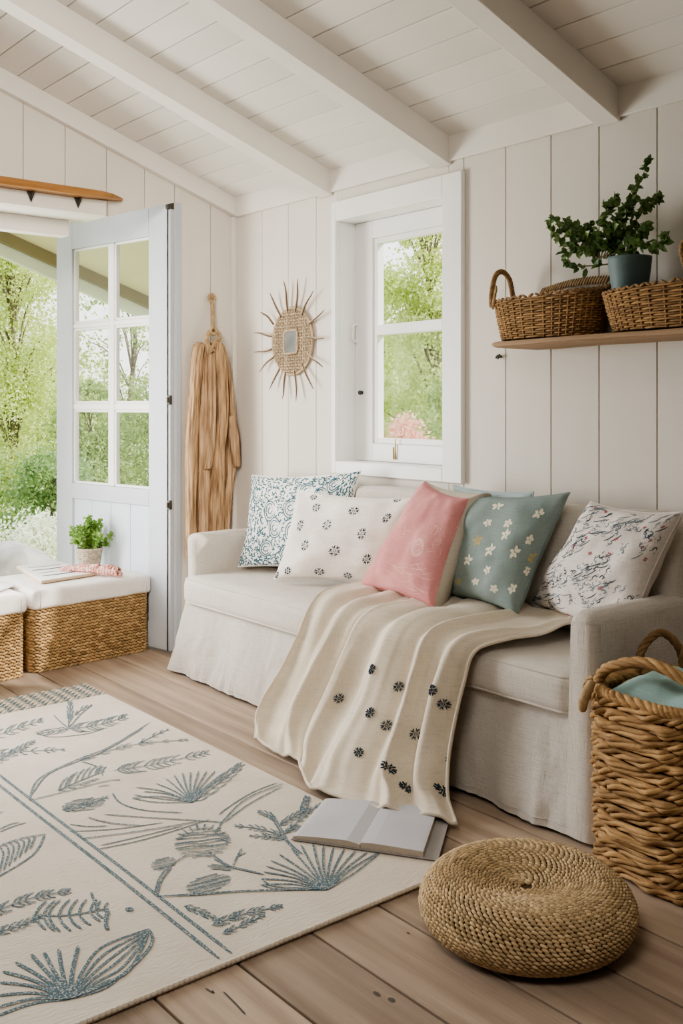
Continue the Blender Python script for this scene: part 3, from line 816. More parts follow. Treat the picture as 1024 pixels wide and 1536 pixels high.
# knitted hem
bt = [g[i][NV]+V((0,0,.003)) for i in range(NU+1)]
mf.tube(bt, .004, 5)
mf.tube([g[NU][j]+V((0,0,.0)) for j in range(NV+1)], .0032, 5); mf.tube([g[0][j]+V((0,0,.0)) for j in range(NV+1)], .0032, 5)
th = mf.build('throw_blanket', [THROW, INKN], None)
so = th.modifiers.new('thick', 'SOLIDIFY'); so.thickness = .004; so.offset = 0
tag(th, 'cream knitted throw with small dark rosettes draped over the sofa seat', 'blanket')

# ------------------------------------------------------------------ RUG
RUGM = mat('rug_wool', (.69,.62,.54), (.62,.555,.475), 5, rough=1, bump=.5, bscale=160, bstretch=(1,.35,1), weave=0)
RUGE = mat('rug_edge', (.70,.62,.52), (.60,.52,.42), 30, rough=1, bump=.4, bscale=150)
RUGB = mat('rug_teal_yarn', (.095,.155,.185), (.48,.47,.44), 240, rough=1, p=(.52,.64), detail=1)
RUGH = mat('rug_grey_yarn', (.16,.20,.21), (.45,.46,.44), 200, rough=1, p=(.5,.62), detail=1)
RZ = .0115
RX0, RX1, RY0, RY1 = .255, 2.305, -2.6, -.862
mb = MB()
def rc(a, b):   # gently waving outline
    x = RX0+(RX1-RX0)*a; y = RY0+(RY1-RY0)*b
    return x, y
n = 40
top = [[V((*rc(i/n, j/n), RZ)) for j in range(n+1)] for i in range(n+1)]
mb.grid(top)
mb.box(RX0, RX1, RY0, RY1, .001, RZ-.0005)
mb.cur = 1
def rug_st(px, py): q = at(px, py, z=RZ); return q
def stroke(pts, w=.0052, cur=1, sub=5):
    P = smooth_path(pts, sub); zz = RZ+.0012+.0012*random.random(); P = [V((p.x, p.y, zz)) for p in P if RX0+.01 < p.x < RX1-.004 and RY0 < p.y < RY1-.004]
    if len(P) > 1:
        mb.cur = cur; mb.ribbon(P, [V((0,0,1))]*len(P), w)
        M2 = [V((p.x, -3.014-p.y, p.z)) for p in P]     # the design repeats mirrored beyond the double stripe
        if max(p.y for p in M2) < -1.93: mb.ribbon(M2, [V((0,0,1))]*len(P), w)
def A(x, y): return rug_st(x/2.048, 1000+y/2.048)
def B(x, y): return rug_st(200+x/1.969, 1130+y/1.969)
def frond(fn, pts, n=10, ln=40, ang=.6, sides=(1,-1), w=.0048, curve=.25, tip=.35):
    P2 = smooth_path([V((*p, 0)) for p in pts], 8)
    stroke([fn(p.x, p.y) for p in P2], w, sub=2)
    for k in range(n):
        t = .08+.9*k/(n-1); i = min(len(P2)-2, int(t*(len(P2)-1))); p = P2[i]; d = (P2[i+1]-P2[i]).normalized()
        L = ln*(tip+(1-tip)*math.sin(PI*min(1, .25+.75*t)))
        for sd in sides:
            dd = Matrix.Rotation(sd*ang, 3, 'Z') @ d; d2 = Matrix.Rotation(sd*(ang-curve*1.5), 3, 'Z') @ d
            q1 = p+dd*L*.5; q2 = q1+d2*L*.5
            stroke([fn(p.x, p.y), fn(q1.x, q1.y), fn(q2.x, q2.y)], w, sub=3)
def line(fn, *pts, w=.005): stroke([fn(*p) for p in pts], w)
def fan(fn, base, tips, w=.0055, bow=.12):
    for t in tips:
        mx, my = (base[0]+t[0])/2, (base[1]+t[1])/2
        line(fn, base, (mx+(t[1]-base[1])*bow*.3, my-abs(t[0]-base[0])*bow*.5), t, w=w)
def blob(fn, c, rx, ry, rot=0, rows=6, w=.005):
    cs, sn = math.cos(rot), math.sin(rot)
    for k in range(rows):
        t = -1+2*(k+.5)/rows; L = math.sqrt(1-t*t)
        pts = []
        for q in (-1, -.5, 0, .5, 1):
            x = q*L*rx; y = t*ry+random.uniform(-.06, .06)*ry; pts.append((c[0]+x*cs-y*sn, c[1]+x*sn+y*cs))
        line(fn, *pts, w=w)
frond(A, [(350,320),(480,300),(640,265)], 13, 48, .55)
frond(A, [(175,382),(250,350),(320,322)], 9, 55, .75, (-1,)); frond(A, [(175,382),(250,360),(300,345)], 6, 25, .5, (1,))
line(A, (90,412),(120,345),(240,285),(340,245),(480,160)); line(A, (96,395),(150,330),(250,288),(330,255),(440,190))
frond(A, [(240,290),(400,243),(580,225)], 10, 30, .4, (1,-1))
line(A, (90,412),(200,385),(330,352),(370,350)); line(A, (250,292),(300,310),(315,335)); line(A, (300,370),(335,365)); frond(A, [(430,235),(480,210),(515,195)], 4, 18)
fan(A, (590,418), ((415,372),(405,405),(440,385),(480,360),(510,345),(535,335),(560,328),(585,325),(610,322),(635,322),(660,322),(690,325),(715,325)))
frond(A, [(590,418),(670,360),(740,303)], 9, 50, .5, (1,-1)); line(A, (405,405),(480,418),(590,418)); line(A, (410,395),(500,408),(590,416))
line(A, (210,190),(212,150),(215,115)); frond(A, [(210,192),(300,180),(385,155)], 12, 45, .55); frond(A, [(210,192),(160,200),(115,205)], 6, 30, .5); line(A, (115,205),(160,217),(260,208),(320,190))
line(A, (210,190),(185,170),(165,150)); line(A, (210,190),(245,150),(280,120)); frond(A, [(215,170),(215,140),(215,112)], 5, 24); frond(A, [(230,150),(255,130),(280,120)], 4, 16)
frond(A, [(-60,230),(40,195),(130,165)], 10, 36); frond(A, [(-40,270),(60,262),(200,255)], 9, 30); frond(A, [(-20,300),(50,260),(105,232)], 8, 28)
blob(A, (255,425), 68, 20, -.15, 7); frond(A, [(190,442),(260,425),(330,402)], 7, 26)
line(A, (345,390),(370,420),(440,442),(560,450)); line(A, (320,455),(460,465),(620,475),(685,480)); line(A, (270,465),(340,482),(430,490)); line(A, (215,485),(270,492),(330,490))
line(A, (215,507),(350,500),(500,480)); line(A, (250,530),(420,508),(620,475)); line(A, (300,562),(450,530),(645,470)); line(A, (310,550),(420,525),(560,490))
line(A, (660,515),(690,470),(760,405),(870,360)); line(A, (672,455),(720,420),(780,385),(850,358)); line(A, (690,478),(770,420),(865,370))
blob(A, (622,542), 88, 46, -.1, 11, .0052)
for k in range(11):
    a = PI+PI*k/10; line(A, (622+50*math.cos(a), 530+25*math.sin(a)), (622+85*math.cos(a+.1), 535+52*math.sin(a+.1)))
line(A, (640,570),(690,605),(730,622),(810,640)); line(A, (655,590),(700,612),(800,636)); line(A, (715,612),(728,585),(742,560)); line(A, (728,585),(755,572)); blob(A, (678,618), 42, 9, .1, 3)
blob(A, (502,607), 40, 20, -.2, 6); line(A, (475,705),(488,655),(520,615),(575,580)); line(A, (483,700),(495,660),(525,620))
blob(A, (640,668), 72, 26, -.25, 8); line(A, (475,707),(600,703),(750,692),(1000,685))
fan(B, (570,405), ((375,390),(378,372),(384,352),(392,335),(405,318),(430,300),(466,282),(495,272),(530,268),(560,272),(590,280),(622,285),(655,290),(690,293),(725,295)), .006, .1)
line(B, (375,390),(430,402),(570,405)); line(B, (378,372),(420,395),(560,402)); line(B, (725,295),(660,350),(570,405)); line(B, (110,422),(330,408),(570,402))
line(B, (500,300),(460,265),(440,230),(405,175)); line(B, (490,300),(452,262),(432,230),(400,180))
frond(B, [(440,245),(375,225),(300,215)], 7, 24); frond(B, [(445,255),(400,248),(345,245)], 6, 22); frond(B, [(420,200),(400,185),(370,175)], 5, 22); frond(B, [(430,215),(480,185),(525,165)], 8, 26); frond(B, [(445,240),(500,190),(552,150)], 7, 18)
blob(B, (475,222), 22, 10, -.2, 4); frond(B, [(495,180),(505,155),(512,135)], 5, 26)
frond(B, [(230,510),(320,478),(440,452)], 12, 32); frond(B, [(262,535),(330,505),(385,480)], 7, 24); frond(B, [(150,452),(200,470),(250,495)], 6, 26)
base = (215,1022)
fan(A, base, ((-10,1075),(-10,1050),(-5,1012),(0,972),(8,938),(48,910),(95,885),(135,880),(180,870),(240,860)), .0085, .12)
for q in (0, .2, .4, .6, .8, 1):
    line(A, base, (255+60*q, 935+40*q), (315+80*q, 862+75*q), (455, 808+18*q), w=.0065)
line(A, (455,808),(468,840),(440,890),(350,965),(215,1022), w=.007); line(A, (215,1022),(330,985),(425,900), w=.006)
frond(A, [(100,765),(210,765),(330,745)], 9, 62, 1.1, (1,-1), .006); line(A, (330,745),(325,790),(330,810), w=.009); line(A, (280,695),(290,725),(305,745), w=.006)
frond(A, [(-40,765),(90,715),(215,690)], 12, 42); frond(A, [(-40,825),(50,800),(125,770)], 9, 34)
line(A, (-20,560),(60,530),(138,516)); line(A, (138,516),(100,580),(-20,655), w=.006)
for q in range(7): line(A, (-10+18*q, 548-4*q), (10+16*q, 575-8*q), (-5+16*q, 640-13*q))
line(A, (0,508),(40,492),(80,480)); line(A, (0,500),(30,486),(60,480)); line(A, (-20,455),(10,447)); blob(A, (397,747), 14, 6, 0, 4)
for yy in (-1.492, -1.522): stroke([V((.5, yy, 0)), V((1.2, yy-.002, 0)), V((1.8, yy+.002, 0)), V((RX1-.02, yy, 0))], .0085)
# woven band at the far end: rows of dark and light slubs
mb.cur = 2
for i in range(13):
    for j in range(75):
        x = RX0+.008+i*.0135; yy = RY1-.008-j*.0215-(.010 if i % 2 else 0)
        mb.cur = 2 if (i+j) % 2 else 3
        mb.stitch((x, yy, RZ+.002), (0,1,0), (0,0,1), .019, .0115, .006)
# corded edges
mb.cur = 3
for j in range(150): mb.stitch((RX1-.002, RY1-.004-j*.0118, .007), (.5,1,.15), (1,0,.2), .018, .014, .015)
for j in range(170): mb.stitch((RX1-.006-j*.0118, RY1-.001, .007), (1,.45,.15), (0,1,.2), .017, .009, .011)
tag(mb.build('rug', [RUGM, RUGB, RUGH, RUGE], None), 'cream woven rug with teal botanical line drawings on the floor', 'rug')

# ------------------------------------------------------------------ POUF
mb = MB(); R = .225
prof = [(.012,.094),(.05,.098),(.10,.112),(.145,.121),(.18,.118),(.208,.100),(.223,.075),(.224,.05),(.212,.028),(.19,.012)]
pp = smooth_path([V((r, 0, z)) for r, z in prof], 10)
ln = [0]
for a, b in zip(pp, pp[1:]): ln.append(ln[-1]+(b-a).length)
rowh = .0076; nr = int(ln[-1]/rowh)
for k in range(nr):
    s = (k+.5)*rowh; i = next(q for q in range(len(ln)) if ln[q] >= s)
    f = (s-ln[i-1])/(ln[i]-ln[i-1]); p = pp[i-1].lerp(pp[i], f); t = (pp[i]-pp[i-1]).normalized()
    nr3 = V((-t.z, 0, t.x)); nr3 = -nr3 if nr3.z < 0 and p.z > .06 else nr3
    if nr3.dot(V((p.x, 0, p.z-.05))) < 0: nr3 = -nr3
    cnt = max(6, int(2*PI*p.x/.0135))
    for q in range(cnt):
        a = 2*PI*(q+.5*(k % 2))/cnt+k*.13
        ca, sa = math.cos(a), math.sin(a)
        rad = p.x+.0015*random.random()
        c = V((rad*ca, rad*sa, p.z)); n3 = V((nr3.x*ca, nr3.x*sa, nr3.z)); tan = V((-sa, ca, 0)); dn = V((t.x*ca, t.x*sa, t.z))
        mb.stitch(c, tan+dn*.42, n3, .0180, .0082, .0085)
mb.cur = 1
mb.lathe([(max(.001, p.x-.002), p.z-.003) for p in pp[::4]]+[(.18,.004),(.01,.004)], 48)
pouf = mb.build('pouf', [JUTE, DARKIN], None, True, loc=(2.588, -.945, 0))
pouf.rotation_euler = (0, 0, .4)
tag(pouf, 'low round braided jute floor cushion in front of the sofa', 'pouf')

# ------------------------------------------------------------------ BOOK
GREY = mat('book_grey_paper', (.56,.555,.59), (.52,.515,.55), 7, rough=.8, bump=.15, bscale=90)
PAGE = mat('book_page_edges', (.62,.56,.48), (.45,.39,.32), 300, (1,1,8), rough=.9)
GREYD = mat('book_grey_endpaper', (.36,.345,.34), (.32,.305,.30), 7, rough=.8, bump=.15, bscale=60)
zb = RZ+.004
fl_, bl_, br_, fr_ = at(436,1259,z=zb), at(486,1201,z=zb), at(676,1222,z=zb), at(657,1291,z=zb)
bc = (fl_+bl_+br_+fr_)/4
book = thing('book', 'open book with blank grey pages lying on the rug corner', 'book', (bc.x, bc.y, RZ+.002))
inv = Matrix.Translation(-V(book.location))
def bq(u, v): return (fl_*(1-u)+fr_*u)*(1-v)+(bl_*(1-u)+br_*u)*v
def bpart(name, mbx, m, **k): o = mbx.build(name, m, book, **k); o.matrix_parent_inverse = inv; return o
m = MB(); n = 20
m.prism([(*bq(u, v).xy, RZ+.0022) for u, v in ((0,0),(1,0),(1,1),(0,1))], (0,0,.0028)); bpart('cover', m, GREYD, smooth=False, bevel=.001)
def leafblock(u0, u1, z_sp, z_edge, name):
    m = MB(); tp, bt = [], []
    for i in range(n+1):
        u = u0+(u1-u0)*i/n; q = i/n if u0 < .3 and u1 < .6 else 1-i/n      # q=1 at the spine
        h = z_edge+(z_sp-z_edge)*q**.5*(1-.7*max(0, q-.8)/.2)
        tp.append([V((*bq(u, v).xy, RZ+.005+h)) for v in (.015,.25,.5,.75,.985)])
        bt.append([V((*bq(u, v).xy, RZ+.005+ (h-.004 if u0 > .4 else 0)*(0.0))) for v in (.015,.25,.5,.75,.985)])
    m.grid(tp); m.grid(bt, True)
    m.cur = 1
    k = len(tp)
    for v in (0, 4): m.grid([[tp[i][v], bt[i][v]] for i in range(k)], v == 0)
    for e in (0, k-1): m.grid([[tp[e][v], bt[e][v]] for v in range(5)], e > 0)
    bpart(name, m, [GREY, PAGE], smooth=False)
leafblock(.012, .478, .016, .006, 'page_block'); leafblock(.482, .90, .017, .013, 'page_block')

# ------------------------------------------------------------------ WICKER
def sup(a, n):
    c, s = math.cos(a), math.sin(a); return math.copysign(abs(c)**(2/n), c), math.copysign(abs(s)**(2/n), s)
def wicker(mbx, ax, ay, nexp, z0, ztop, rows, nst, rs, flare=.86, amp=None, jitter=.0, bulge=0, seg=4, sides=6, flat=1.0):
    amp = amp if amp is not None else rs*.9
    for k in range(rows):
        f = (k+.5)/rows; sc = flare+(1-flare)*f+bulge*math.sin(f*PI)
        pts = []; N = nst*seg
        j1 = rand(-1, 1)*jitter
        for i in range(N):
            a = 2*PI*i/N; x, y = sup(a, nexp)
            o = amp*math.cos(nst*a/2*1+k*PI)
            zt = ztop(a) if callable(ztop) else ztop
            z = z0+(zt-z0)*f+j1+jitter*math.sin(a*nst*.5+k*PI/2)
            l = math.hypot(x*ax, y*ay)
            pts.append((x*(ax*sc+o), y*(ay*sc+o), z))
        mbx.tube(pts, rs*rand(.92, 1.08), sides, closed=True, up=(0,0,1), flat=flat)
def braid_rim(mbx, ax, ay, nexp, zf, r, n, sc=1.0, tw=.75):
    N = n
    for i in range(N):
        a = 2*PI*i/N; x, y = sup(a, nexp); a2 = a+.01; x2, y2 = sup(a2, nexp)
        t = V(((x2-x)*ax, (y2-y)*ay, 0)).normalized() if (abs(x2-x)+abs(y2-y)) > 1e-9 else V((0,0,1))
        nn = V((x*ay, y*ax, 0)).normalized()
        z = zf(a) if callable(zf) else zf
        d = t+V((0,0,tw*(1 if i % 2 else -1)*.55))
        mbx.stitch((x*ax*sc, y*ay*sc, z), d, nn+V((0,0,.4)), r*4.2, r*1.5, r*1.9)
def stakes(mbx, ax, ay, nexp, z0, ztop, nst, r, flare=.86, off=0):
    for i in range(nst):
        a = 2*PI*(i+.0)/nst; x, y = sup(a, nexp); zt = ztop(a) if callable(ztop) else ztop
        mbx.tube([(x*(ax*flare+off), y*(ay*flare+off), z0), (x*(ax+off), y*(ay+off), zt)], r, 5)
def liner(mbx, ax, ay, nexp, z0, zt, flare, n=48):
    vs = []; prof = [(.02, z0+.006), (flare*.97, z0+.006), (.965, None)]
    rows = []
    for sc, z in prof:
        rows.append([V((sup(2*PI*i/n, nexp)[0]*ax*sc, sup(2*PI*i/n, nexp)[1]*ay*sc, z if z is not None else (zt(2*PI*i/n) if callable(zt) else zt)-.004)) for i in range(n+1)])
    mbx.grid(rows)
def rope(mbx, pts, r, turns=None, strands=3, n=6):
    P = smooth_path(pts, 10); L = sum((b-a).length for a, b in zip(P, P[1:]))
    turns = turns or L/(r*7)
    K = len(P)
    for s in range(strands):
        q = []
        prev = None
        for i, p in enumerate(P):
            t = (P[min(i+1, K-1)]-P[max(i-1, 0)]).normalized()
            ref = prev if prev is not None else (V((0,0,1)) if abs(t.z) < .9 else V((1,0,0)))
            a = (ref-t*ref.dot(t)).normalized(); b = t.cross(a); prev = a
            an = 2*PI*(s/strands+turns*i/(K-1))
            q.append(p+a*math.cos(an)*r*.5+b*math.sin(an)*r*.5)
        mbx.tube(q, r*.58, n)

# tall hyacinth basket beside the sofa
TB = (2.632, -.43, 0)
tall = thing('tall_basket', 'tall chunky woven basket with two handles beside the sofa arm', 'basket', TB, -.12)
m = MB()
for k in range(15):
    zc0 = .004+.421*(k+.5)/15; scb = .97+.03*k/14+.01*math.sin(k/14*PI); ph0 = rand(0, 6)
    for b_ in range(5):
        pts = []; N = 26*6; tw = 5+(k % 3)
        for i in range(N):
            a = 2*PI*i/N; x, y = sup(a, 3.2)
            w_ = math.cos(13*a+k*PI); sq = .72+.28*abs(w_)          # strands pinch where they pass behind a stake
            an = 2*PI*b_/5+tw*a+ph0+.5*math.sin(a*9+b_)
            o = .0055*w_+.0078*sq*math.cos(an); dz = .0098*sq*math.sin(an)+.0022*math.sin(a*7+k)
            pts.append((x*(.172*scb+o), y*(.172*scb+o), zc0+dz))
        m.tube(pts, .0064*rand(.85, 1.15), 6, closed=True, up=(0,0,1))
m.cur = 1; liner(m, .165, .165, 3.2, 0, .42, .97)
m.build('woven_body', [HYAC, DARKIN], tall)
m = MB(); rope(m, [(sup(2*PI*i/40, 3.2)[0]*.172, sup(2*PI*i/40, 3.2)[1]*.172, .428) for i in range(41)], .014, 26); m.build('rim', HYAC, tall)
def handle(p0, p1, h, r, lean=V((0,0,0)), m=HYAC):
    b = MB(); p0, p1 = V(p0), V(p1)
    pts = [p0+V((0,0,-.05)), p0, p0.lerp(p1, .12)+V((0,0,h*.62))+lean*.6, p0.lerp(p1, .5)+V((0,0,h))+lean, p0.lerp(p1, .88)+V((0,0,h*.62))+lean*.6, p1, p1+V((0,0,-.05))]
    rope(b, pts, r, strands=4); return b.build('handle', m, tall)
CT = -FW   # towards the viewer
handle((-.135, -.145, .43), (.16, -.10, .43), .085, .0135, V((0,-.005,0)))
handle((-.168, .035, .43), (-.115, .150, .43), .10, .0105, V((-.006,.006,0)), RATTD)
m = MB()
for q in range(3):
    a = .0; rope(m, [(-.172+.006*q, -.10-.016*q, .445), (-.182+.004*q, -.112-.016*q, .425), (-.168+.008*q, -.135-.012*q, .40)], .008)
m.tube(smooth_path([(-.118, -.178, .452), (-.125, -.187, .43), (-.135, -.192, .40), (-.142, -.188, .375)], 5), [.006,.009,.0105,.011,.012,.0125,.0125,.0125,.0125,.0125,.0125,.012,.0115,.011,.010,.007], 8)
m.build('handle_wrap', ROPE, tall)
# teal cloth in it
TEAL = mat('teal_cloth', (.36,.52,.50), (.30,.46,.445), 6, rough=.95, bump=.2, bscale=20, weave=380)
m = MB(); n = 44; g = []
for i in range(n+1):
    row = []
    for j in range(n+1):
        a, b = -1+2*i/n, -1+2*j/n
        d = max(abs(a), abs(b)); rr = (1-d**4)
        x = a*.138; y = b*.138
        z = .375+.085*rr+.022*noise.noise(V((a*1.6+3, b*1.6, 1)))*rr+.016*abs(math.sin(a*2.2-b*2.6+noise.noise(V((a*1.5, b*1.5, 5)))*2.4))**1.5*rr
        row.append(V((x, y, z)))
    g.append(row)
m.grid(g)
cl = m.build('folded_cloth', TEAL, None, loc=TB); cl.rotation_euler = (0,0,-.12)
tag(cl, 'soft teal cloth bunched inside the tall woven basket', 'cloth')

# shelf and its baskets
mb = MB(); n = 40; g = []
def shx(i): return 1.755+(2.80-1.755)*i/n
secs = []
for i in range(n+1):
    x = shx(i); e = min(1, (i+.6)/3.2)
    y0 = -.205+.012*noise.noise(V((x*3, 0, 1)))+.10*(1-e)**2; zt = 1.322+.002*noise.noise(V((x*4, 1, 0)))+.008*(x-1.76); zb_ = zt-.022-.004*noise.noise(V((x*5, 3, 0)))
    zb_ = zt-(zt-zb_)*(.55+.45*e)
    secs.append([V((x, -.004, zb_)), V((x, y0+.02, zb_)), V((x, y0+.002, zb_+.006)), V((x, y0, (zt+zb_)/2)), V((x, y0+.004, zt-.003)), V((x, y0+.02, zt)), V((x, -.004, zt)), V((x, -.004, zb_))])
mb.grid(secs); 
for e in (0, n): mb.add(secs[e][:-1], [tuple(range(7)) if e else tuple(range(7))[::-1]])
shelf = mb.build('shelf_plank', SHELFW, None, True); shelf.data.polygons.foreach_set('use_smooth', [False]*len(shelf.data.polygons))
root = thing('wall_shelf', 'driftwood plank shelf on the window wall holding two baskets', 'shelf', (2.28, -.1, 1.31))
shelf.parent = root; shelf.matrix_parent_inverse = Matrix.Translation(-V(root.location))
m = MB(); p = at(750, 535, y=-.004)
m.tube([(p.x, 0, p.z), (p.x, -.012, p.z)], .005, 8); m.tube(smooth_path([(p.x-.012, -.012, p.z-.004), (p.x, -.016, p.z+.004), (p.x+.012, -.012, p.z)]), .0035, 6); m.tube([(p.x-.004,-.012,p.z-.008),(p.x+.006,-.014,p.z+.008)], .003, 6)
o = m.build('fixing_bolt', DARKM, root); o.matrix_parent_inverse = Matrix.Translation(-V(root.location))

def ztop1(a): return .128+.036*max(0, math.sin(a))**.8*(.55+.45*math.cos(a+.2))+.006*math.cos(a)
b1 = thing('wicker_basket', 'oval brown wicker basket with loop handle at the left of the shelf', 'basket', (1.966, -.108, 1.324), 0, 'wicker baskets on the shelf')
m = MB(); wicker(m, .202, .088, 2.5, .003, ztop1, 18, 40, .0036, .86, .0034, .0003, .01, 4, 5)
stakes(m, .202, .088, 2.5, .003, lambda a: ztop1(a)-.006, 40, .0034, .86, .001)
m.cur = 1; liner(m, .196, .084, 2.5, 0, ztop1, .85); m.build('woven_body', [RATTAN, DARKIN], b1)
m = MB(); braid_rim(m, .205, .091, 2.5, lambda a: ztop1(a)+.004, .0058, 84); m.build('rim', RATTD, b1)
m = MB()
hp = smooth_path([(-.196, -.052, .115), (-.198, -.050, .155), (-.20, -.032, .212), (-.20, .0, .232), (-.198, .034, .21), (-.196, .05, .155), (-.19, .052, .12)], 6)
rope(m, hp, .0085, 14); m.build('handle', RATTD, b1)
m = MB()
for q in range(5): m.stitch((-.175+.007*q, -.070-.004*q, .115+.012*q), (.2,-.2,1), (-.3,-1,0), .03, .008, .01)
m.build('handle_wrap', ROPE, b1)
m = MB()
for q in range(26):
    xx = -.085+.0105*q; m.stitch((xx, .062-.0004*q, .160+.0105*math.sin(q/26*PI)+.0005*q), (.6,0,.8), (0,-1,.4), .034, .010, .012)
m.build('back_plait', ROPE, b1)

def ztop2(a): return .122+.012*math.cos(a)+.006*max(0, math.sin(a))
b2 = thing('wicker_basket', 'oval brown wicker basket holding the potted plant on the shelf', 'basket', (2.432, -.108, 1.328), 0, 'wicker baskets on the shelf')
m = MB(); wicker(m, .245, .09, 2.5, .003, ztop2, 18, 44, .0037, .86, .0034, .0003, .01, 4, 5)
stakes(m, .245, .09, 2.5, .003, lambda a: ztop2(a)-.006, 44, .0034, .86, .001)
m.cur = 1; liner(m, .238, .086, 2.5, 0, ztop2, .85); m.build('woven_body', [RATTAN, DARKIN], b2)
m = MB(); braid_rim(m, .248, .093, 2.5, lambda a: ztop2(a)+.004, .0058, 96); m.build('rim', RATTD, b2)
m = MB()
rope(m, [(.072, -.078, .11), (.060, -.074, .15), (.040, -.068, .215), (.062, -.058, .24), (.12, -.05, .25), (.19, -.06, .19), (.20, -.07, .12)], .010, 14); m.build('handle', RATTD, b2)

# plant pot inside the second basket
POT = mat('blue_grey_pot', (.13,.19,.195), (.10,.15,.155), 6, rough=.55, bump=.1, bscale=20)
LEAFD = leafmat('plant_leaf_dark', (.05,.11,.03), (.20,.31,.10), .25)
LEAFL = leafmat('herb_leaf', (.16,.32,.06), (.34,.52,.14), .35)
STEM = mat('green_brown_stem', (.22,.17,.09), (.15,.16,.07), 20, rough=.7)
SOIL = mat('potting_soil', (.06,.045,.03), None, 60, rough=1, bump=.5)
pc = V((2.262, -.112, 1.334))
pot = thing('potted_plant', 'leafy green branching plant in a blue grey pot set in shelf basket', 'plant', pc)
m = MB(); m.lathe([(.038,0),(.043,.06),(.052,.13),(.0585,.17),(.062,.205),(.0625,.213),(.058,.214),(.055,.20)], 40, cap=True); m.build('pot', POT, pot)
m = MB(); m.lathe([(.001,.197),(.056,.198),(.056,.196)], 24); m.build('soil', SOIL, pot)
def leaf6(mbx, p, d, nrm, ln, w):
    d = d.normalized(); b = d.cross(nrm); b = b.normalized() if b.length > 1e-5 else V((1,0,0)); q = b.cross(d)
    mbx.add([p, p+d*ln*.3+b*w*.45+q*w*.15, p+d*ln*.65+b*w*.42+q*w*.12, p+d*ln-q*w*.15, p+d*ln*.65-b*w*.42+q*w*.12, p+d*ln*.3-b*w*.45+q*w*.15, p+d*ln*.35, p+d*ln*.65],
            [(0,1,6),(1,2,7,6),(2,3,7),(0,6,5),(6,7,4,5),(7,3,4)])
sm, lm = MB(), MB()
stems = [[(905,388),(930,345),(950,290),(975,240)], [(908,388),(940,350),(968,310),(990,298)], [(912,386),(950,365),(985,370),(998,356)], [(902,388),(905,350),(912,315),(925,295)],
         [(900,388),(885,362),(858,340),(826,330)], [(898,388),(880,375),(862,372),(855,350)], [(904,386),(920,352),(935,322),(958,268)], [(910,386),(915,360),(925,330),(945,318)], [(900,386),(893,365),(882,350),(884,338)], [(914,386),(945,378),(960,352),(972,340)],
         [(878,425),(862,398),(846,372),(824,338)], [(895,388),(872,352),(850,338),(836,352)]]
for si, st in enumerate(stems):
    yo = rand(-.05, .03) if si != 10 else -.03
    P3 = []
    for k, (x, y) in enumerate(st): P3.append(at(x, y, y=pc.y+yo*k/3+(-.01 if si == 10 else 0))-pc)
    if si == 10: P3[0] = V((-.03, 0, .2))
    P3 = smooth_path(P3, 7)
    sm.tube(P3, [.0026*(1-.7*i/(len(P3)-1)) for i in range(len(P3))], 5)
    for i in range(3, len(P3)):
        fr = i/(len(P3)-1)
        cnt = 2 if si in (10,) else 3
        for q in range(cnt):
            d = (P3[i]-P3[i-1]).normalized()*.5+rdir()*.9
            if d.y > .25: d.y *= .3
            leaf6(lm, P3[i]+rdir()*.006, d, rdir()*.5+V((.4,-.7,.5)), rand(.022, .042)*(1-.35*fr), rand(.017, .030)*(1-.3*fr))
sm.build('stem', STEM, pot); lm.build('foliage', LEAFD, pot, False)

# ------------------------------------------------------------------ OAK LEDGE above the door
led = thing('oak_ledge', 'slim varnished oak ledge tapering to a point above the doorway', 'shelf', (.05, -1.2, 2.0))
inv = Matrix.Translation(-V(led.location))
a0, a1 = at(0, 268, x=.1), at(197, 298, x=.1)
sec = []
for i in range(25):
    t = i/24; y = -2.2+(a1.y+2.2)*t
    zt = at(0, 263, x=.1).z+(at(190, 291, x=.1).z-at(0, 263, x=.1).z)*(y-a0.y)/(a1.y-a0.y)
    th_ = .030*(1 if t < .86 else 1-.55*(t-.86)/.14); w = .10*(1 if t < .90 else 1-.8*((t-.90)/.10)**2)
    sec.append([V((.002, y, zt-th_)), V((w-.006, y, zt-th_)), V((w, y, zt-th_*.6)), V((w, y, zt-.004)), V((w-.006, y, zt)), V((.002, y, zt)), V((.002, y, zt-th_))])
m = MB(); m.grid(sec, True); m.add(sec[-1][:-1], [tuple(range(6))]); o = m.build('board', OAK, led, False); o.matrix_parent_inverse = inv
for px, py in ((50, 281), (121, 291)):
    q = at(px, py, x=.055); zz = q.z
    m = MB(); m.prism([(.024, q.y-.022, zz), (.024, q.y+.022, zz), (.024, q.y+.002, zz-.055)], (.004, 0, 0))
    m.prism([(.024, q.y-.022, zz), (.024, q.y+.022, zz), (.07, q.y+.012, zz), (.07, q.y-.012, zz)], (0, 0, -.004))
    m.prism([(.026, q.y+.001, zz), (.066, q.y+.001, zz), (.026, q.y+.001, zz-.045)], (0, .003, 0))
    o = m.build('bracket', DARKM, led, False); o.matrix_parent_inverse = inv

